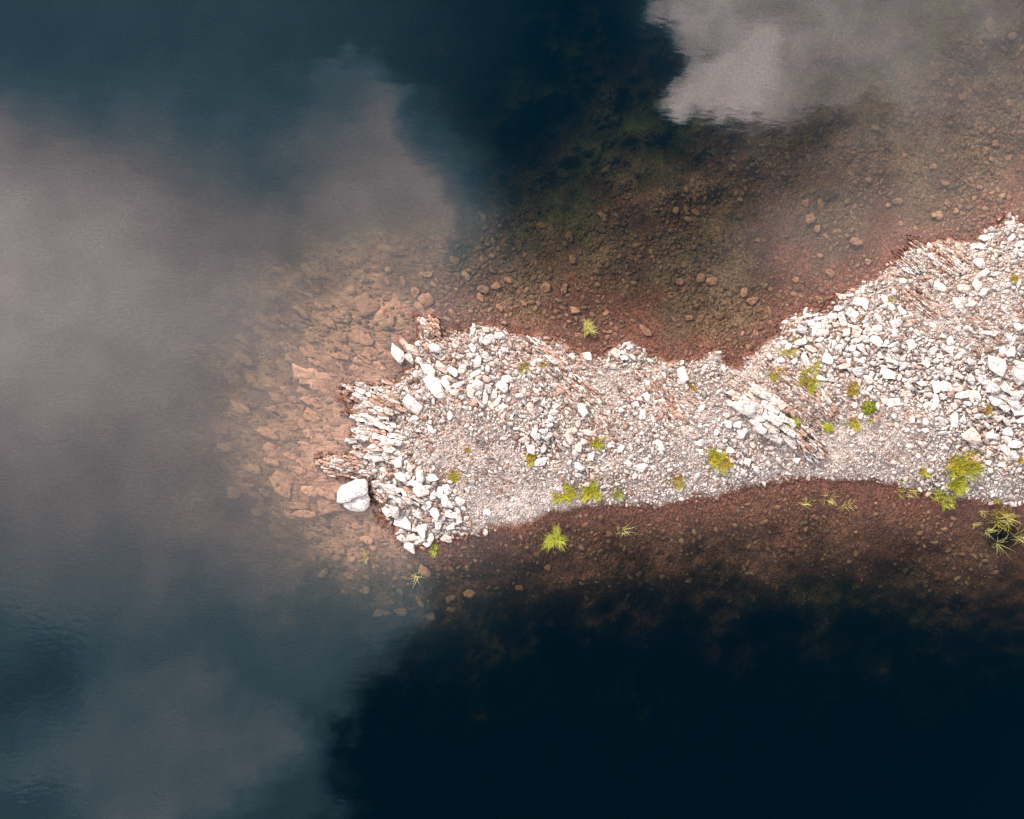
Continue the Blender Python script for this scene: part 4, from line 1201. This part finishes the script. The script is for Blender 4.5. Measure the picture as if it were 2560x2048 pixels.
# ------------------------------------------------------------------ scattered stones: the largest as single things, the rest as gravel
def scatter():
    out = []
    # (multiple of the local stone size, spread, candidates): a few big ones first, then ever more small ones
    for mult, sp, n in ((1.8, .15, 900), (1.25, .15, 4200), (0.88, .15, 18000), (0.60, .12, 44000), (0.40, .1, 80000)):
        px = RNG.uniform(780, 2790, n); py = RNG.uniform(500, 1400, n)
        zz, d = height(px, py)
        k = (d > 1) | ((d > -13) & (RNG.random(n) < 0.35))
        px, py, zz, d = px[k], py[k], zz[k], d[k]
        Z = zone(px, py)
        size = Z[:, 1] * 0.84 * mult * np.exp(RNG.normal(size=len(px)) * sp)
        size *= np.where(d < 10, 0.8, 1)
        strata = np.radians(Z[:, 0])
        for i in range(len(px)):
            L = size[i]
            if L < 3.4: continue
            x, y = px[i], py[i]
            ix, iy = int(x) - 700, int(y) - 400
            if OCC[iy, ix]: continue
            brown = Z[i, 2]
            elong = 1.2 + 0.5 * abs(RNG.normal()) + 0.9 * brown * RNG.random()
            w = L / math.sqrt(elong); LL = L * math.sqrt(elong)
            a = strata[i] + RNG.normal() * (0.35 + 0.9 * (1 - brown))
            ca, sa = math.cos(a), math.sin(a)
            hit = False
            for u, v in ((.40, 0), (-.40, 0), (0, .38), (0, -.38)):
                xx = int(x + u * LL * ca - v * w * sa) - 700; yy = int(y + u * LL * sa + v * w * ca) - 400
                if OCC[yy, xx]: hit = True; break
            if hit: continue
            stamp(x, y, LL, w, a, 0.84)
            out.append((x, y, LL, w, a, zz[i], brown, Z[i, 3], d[i]))
    return np.array(out)


SCAT = scatter()
inframe = (SCAT[:, 0] < 2550)
N_SINGLE = max(0, 300 - len(TRACED))
rank = np.argsort(-(SCAT[:, 2] * SCAT[:, 3]) * inframe * (SCAT[:, 6] < 0.45))
single = set(rank[:N_SINGLE].tolist())
for i in sorted(single):
    x, y, L, w, a, z, b, g_, d = SCAT[i]
    place_stone(x, y, L, w, math.degrees(a), rs.choice(['w', 'w', 'w', 'p', 'g']), rs)
label_all(STONES, 'stone')

rest = np.array([i for i in range(len(SCAT)) if i not in single])
A = SCAT[rest]
th = A[:, 3] * S * RNG.uniform(0.45, 0.85, len(A))
pos = to_world(A[:, 0], A[:, 1], np.maximum(A[:, 5], -0.06) + th * 0.28)
dims = np.stack([A[:, 2] * S * 1.04, A[:, 3] * S * 1.04, th], -1)
cols = stone_colour(len(A), A[:, 6], A[:, 0], A[:, 1])
isbig = A[:, 2] > 10
o = pile('gravel', pos[isbig], dims[isbig], A[isbig, 4], 0.16, cols[isbig], M_GRAVEL, MEDIUM)
tag(o, 'pale angular cobbles covering the spit between the larger stones', 'cobbles', kind='stuff')
o = pile('gravel', pos[~isbig], dims[~isbig], A[~isbig, 4], 0.25, cols[~isbig], M_GRAVEL, SMALL)
tag(o, 'fine pale gravel filling the spit between cobbles', 'gravel', kind='stuff')


def fill(n):
    px = RNG.uniform(780, 2790, n); py = RNG.uniform(500, 1400, n)
    zz, d = height(px, py)
    k = d > -4
    px, py, zz, d = px[k], py[k], zz[k], d[k]
    Z = zone(px, py)
    k = RNG.random(len(px)) < 0.10 + 0.75 * Z[:, 3]
    px, py, zz, Z = px[k], py[k], zz[k], Z[k]
    L = RNG.uniform(2.6, 6.0, len(px)) * S; w = L * RNG.uniform(0.5, 0.9, len(px)); t = w * RNG.uniform(0.4, 0.8, len(px))
    pos = to_world(px, py, np.maximum(zz, -0.03) + t * 0.25)
    a = np.radians(Z[:, 0]) + RNG.normal(size=len(px)) * 0.9
    c = stone_colour(len(px), Z[:, 2] * 0.8 + 0.08, px, py)
    o = pile('gravel', pos, np.stack([L, w, t], -1), a, 0.3, c, M_GRAVEL, SMALL)
    tag(o, 'small grit and chips scattered over the spit', 'grit', kind='stuff')


fill(52000)


def shards(n):
    """thin slivers of shale lying along the strata where the rock is brown and splintered"""
    px = RNG.uniform(780, 2700, n); py = RNG.uniform(520, 1390, n)
    zz, d = height(px, py)
    Z = zone(px, py)
    k = (d > 0) & (RNG.random(n) < np.clip((Z[:, 2] - 0.2) * 1.3, 0, 1))
    px, py, zz, Z = px[k], py[k], zz[k], Z[k]
    m = len(px)
    L = RNG.uniform(9, 26, m); w = L * RNG.uniform(0.12, 0.28, m); t = w * RNG.uniform(0.8, 1.6, m)
    a = np.radians(Z[:, 0]) + RNG.normal(size=m) * 0.16
    c = np.where((RNG.random(m) < 0.45)[:, None], BROWN * RNG.uniform(0.6, 1.8, (m, 1)), stone_colour(m, 0.15))
    pos = to_world(px, py, np.maximum(zz, 0) + t * S * 0.35)
    o = pile('shale', pos, np.stack([L, w, t], -1) * S, a, 0.18, c, M_GRAVEL, SMALL)
    tag(o, 'thin brown and pale shale slivers along the strata', 'shale', kind='stuff')


shards(16000)

# ------------------------------------------------------------------ under water
SUNKEN = []
rk = np.random.default_rng(77)
OCCB = np.zeros((1800, 2500), bool)     # lake bed, origin (330, -100)


def stamp_bed(px, py, L, w, a, grow):
    rr = int(L / 2) + 2
    x0, y0 = int(px) - 330, int(py) + 100
    xs = np.arange(x0 - rr, x0 + rr + 1); ys = np.arange(y0 - rr, y0 + rr + 1)
    if xs[0] < 0 or ys[0] < 0 or xs[-1] >= OCCB.shape[1] or ys[-1] >= OCCB.shape[0]: return
    X, Y = np.meshgrid(xs - x0, ys - y0)
    u = X * math.cos(a) + Y * math.sin(a); v = -X * math.sin(a) + Y * math.cos(a)
    OCCB[ys[0]:ys[-1] + 1, xs[0]:xs[-1] + 1] |= (u / (L / 2 * grow)) ** 2 + (v / (w / 2 * grow)) ** 2 < 1


SILT = np.array((0.32, 0.155, 0.092))


def sunk_block(x, y, pp, z, th, rng, br, tilt=0.08):
    a = np.array(pp); ext = a.max(0) - a.min(0)
    zt = min(z + th, -0.05)
    o = link('submerged_slab' if ext.max() > 30 else 'submerged_stone',
             block_mesh('submerged_slab', pp, min(z, zt) - 0.14, zt, rng, M_WETSTONE, W(x, y, zt), (rng.normal() * tilt, rng.normal() * tilt), edge=2.2, rough=0.02, sub=9.0, wob=0.06))
    o.location = W(x, y, zt)
    o.color = (*(SILT * br), 1)
    sw = shape_word(ext.max(), ext.min())
    SUNKEN.append((o, x, y, f'{sw[0]} brown {sw[1]}'))
    tag(o, cat='stone', group='stones on the lake bed')
    return ext


def sink(x, y, L, w, an, br):
    n = int(rk.integers(5, 8)); a = math.radians(an)
    t = np.sort((np.arange(n) + rk.uniform(-0.32, 0.32, n)) / n * 2 * math.pi)
    rad = rk.uniform(0.72, 1.12, n)
    u, v = np.cos(t) * rad * L / 2, np.sin(t) * rad * w / 2
    pp = list(zip(x + u * math.cos(a) - v * math.sin(a), y + u * math.sin(a) + v * math.cos(a)))
    sunk_block(x, y, pp, ground_z(x, y), min(w * 0.4, 11) * S, rk, br * rk.uniform(0.85, 1.1))
    stamp_bed(x, y, L, w, a, 0.95)


def shelf():
    """fractured bedrock under the water around the tip: blocks between irregular joints, many of them buried or gone"""
    rng = np.random.default_rng(63)
    st = 2.3
    ca, sa = math.cos(math.radians(28)), math.sin(math.radians(28))
    pts = []
    for t in range(5200):
        x, y = rng.uniform(470, 1180), rng.uniform(560, 1440)
        z, d = height(np.array([x]), np.array([y]))
        if z[0] < -1.9 or d[0] > 30: continue
        n = float(fbm(np.array([x / 75]), np.array([y / 75]), 3, 1)[0])
        sp = 11 + 52 * np.clip((n - 0.36) * 3.2, 0, 1) ** 1.3
        u, v = (ca * x + sa * y) / st, -sa * x + ca * y
        if all((u - q[0]) ** 2 + (v - q[1]) ** 2 > (0.5 * (sp + q[2]) * 0.62) ** 2 for q in pts): pts.append((u, v, sp, x, y))
    seeds = np.array([(q[0], q[1]) for q in pts])
    for q, poly in zip(pts, cells(seeds, 40)):
        if len(poly) < 3: continue
        x, y = q[3], q[4]
        z, d = height(np.array([x]), np.array([y])); z = float(z[0]); d = float(d[0])
        bare = float(fbm(np.array([x / 60 + 5]), np.array([y / 60]), 3, 4)[0])
        if d > -3 or z < -1.35 or bare < 0.42 or rng.random() < 0.15: continue
        if x > 1060 + 60 * rng.random() or y > 1300 + 40 * rng.random(): continue
        pc = np.array(poly).mean(0); pp = []
        gap = 0.8 + 2.6 * rng.random() ** 2
        for (u, v) in poly:
            du, dv = u - pc[0], v - pc[1]; L = math.hypot(du * st, dv) + 1e-6
            k = max(1 - gap / L, 0.55)
            U, V_ = (pc[0] + du * k) * st, pc[1] + dv * k
            pp.append((ca * U - sa * V_, sa * U + ca * V_))
        a = np.array(pp); ext = a.max(0) - a.min(0)
        if ext.max() < 11 or ext.max() > 80 or len(SUNKEN) > 260: continue
        if OCCB[int(y) + 100, int(x) - 330]: continue
        ext = sunk_block(x, y, pp, z, rng.uniform(0.02, 0.09), rng, rng.uniform(0.82, 1.18), 0.12)
        stamp_bed(x, y, ext.max(), ext.min(), math.radians(28), 0.9)


for (x, y, L, w, an, br) in SUNK:
    sink(x, y, L, w, an, br * 0.98)
shelf()


def bed_scatter():
    out = []
    rng = np.random.default_rng(88)
    for L0, n in ((66, 500), (44, 1500), (30, 4000), (20, 12000), (14, 26000), (9.5, 52000), (6.5, 60000)):
        px = rng.uniform(380, 2740, n); py = rng.uniform(-20, 1620, n)
        zz, d = height(px, py)
        patch = fbm(px / 95, py / 95, 3, 3)
        tip = np.clip((1190 - px) / 120, 0, 1)
        sw = np.clip((1280 - px) / 160, 0, 1) * np.clip((py - 1290) / 60, 0, 1)
        north = (py < 960) & (px > 1050)
        tip0 = tip; tip = tip * 0.35
        if L0 > 40: continue
        elif L0 > 25: p = np.maximum(tip * 0.3, 0.04 * north)
        elif L0 > 16: p = np.maximum(tip * 0.5, np.where(north, 0.16, 0.03) * np.clip((patch - 0.42) * 4, 0, 1))
        else: p = np.maximum(tip * 0.7, np.where(north, 0.8, 0.16) * np.clip((patch - 0.40) * 4.5, 0.06, 1))
        p = p * np.clip(1.25 + zz * 0.55, 0.0, 1)
        k = (d < -2) & (zz > -2.2) & (rng.random(n) < p)
        px, py, zz, d, tip = px[k], py[k], zz[k], d[k], tip[k]
        for i in range(len(px)):
            x, y = px[i], py[i]
            ix, iy = int(x) - 330, int(y) + 100
            if OCCB[iy, ix]: continue
            L = L0 * math.exp(rng.normal() * 0.15)
            el = 1.2 + 0.5 * abs(rng.normal()) + (0.7 * rng.random() if tip[i] > 0.2 else 0)
            w = L / math.sqrt(el); LL = L * math.sqrt(el)
            if -d[i] < w * 0.5: continue
            a = (0.50 + rng.normal() * 0.35) if tip[i] > 0.15 else rng.uniform(0, 3.14)
            ca, sa = math.cos(a), math.sin(a); hit = False
            for u, v in ((.42, 0), (-.42, 0), (0, .40), (0, -.40)):
                if OCCB[int(y + u * LL * sa + v * w * ca) + 100, int(x + u * LL * ca - v * w * sa) - 330]: hit = True; break
            if hit: continue
            stamp_bed(x, y, LL, w, a, 0.9)
            out.append((x, y, LL, w, a, zz[i]))
    return np.array(out)


BEDS = bed_scatter()
rank = np.argsort(-BEDS[:, 2] * BEDS[:, 3] * (BEDS[:, 0] < 2540) * (BEDS[:, 1] > 10) * (BEDS[:, 5] > -1.1))
single = set(rank[:max(0, 300 - len(SUNKEN))].tolist())
for i in sorted(single):
    x, y, L, w, a, z = BEDS[i]
    sink(x, y, L, w, math.degrees(a), rk.uniform(0.75, 1.15))
label_all(SUNKEN, 'submerged slab')
A = BEDS[np.array([i for i in range(len(BEDS)) if i not in single])]
m = len(A)
th = np.minimum(A[:, 3] * 0.42, 7) * S
pos = to_world(A[:, 0], A[:, 1], np.minimum(A[:, 5] + th * 0.2, -0.012 - th * 0.5))
c = SILT * 0.62 * np.exp(RNG.normal(size=(m, 1)) * 0.22)
c = np.where((RNG.random(m) < 0.25)[:, None], np.array((0.23, 0.138, 0.08)) * RNG.uniform(0.6, 1.15, (m, 1)), c)
isbig = A[:, 2] > 15
for sel, shp, lab, cat in ((isbig, MEDIUM, 'brown cobbles packed on the lake bed around the spit', 'cobbles'), (~isbig, SMALL, 'fine brown gravel on the lake bed in the shallows', 'gravel')):
    o = pile('submerged_gravel', pos[sel], np.stack([A[sel, 2] * S, A[sel, 3] * S, th[sel]], -1), A[sel, 4], 0.14, c[sel], M_WETGRAVEL, shp)
    tag(o, lab, cat, kind='stuff')
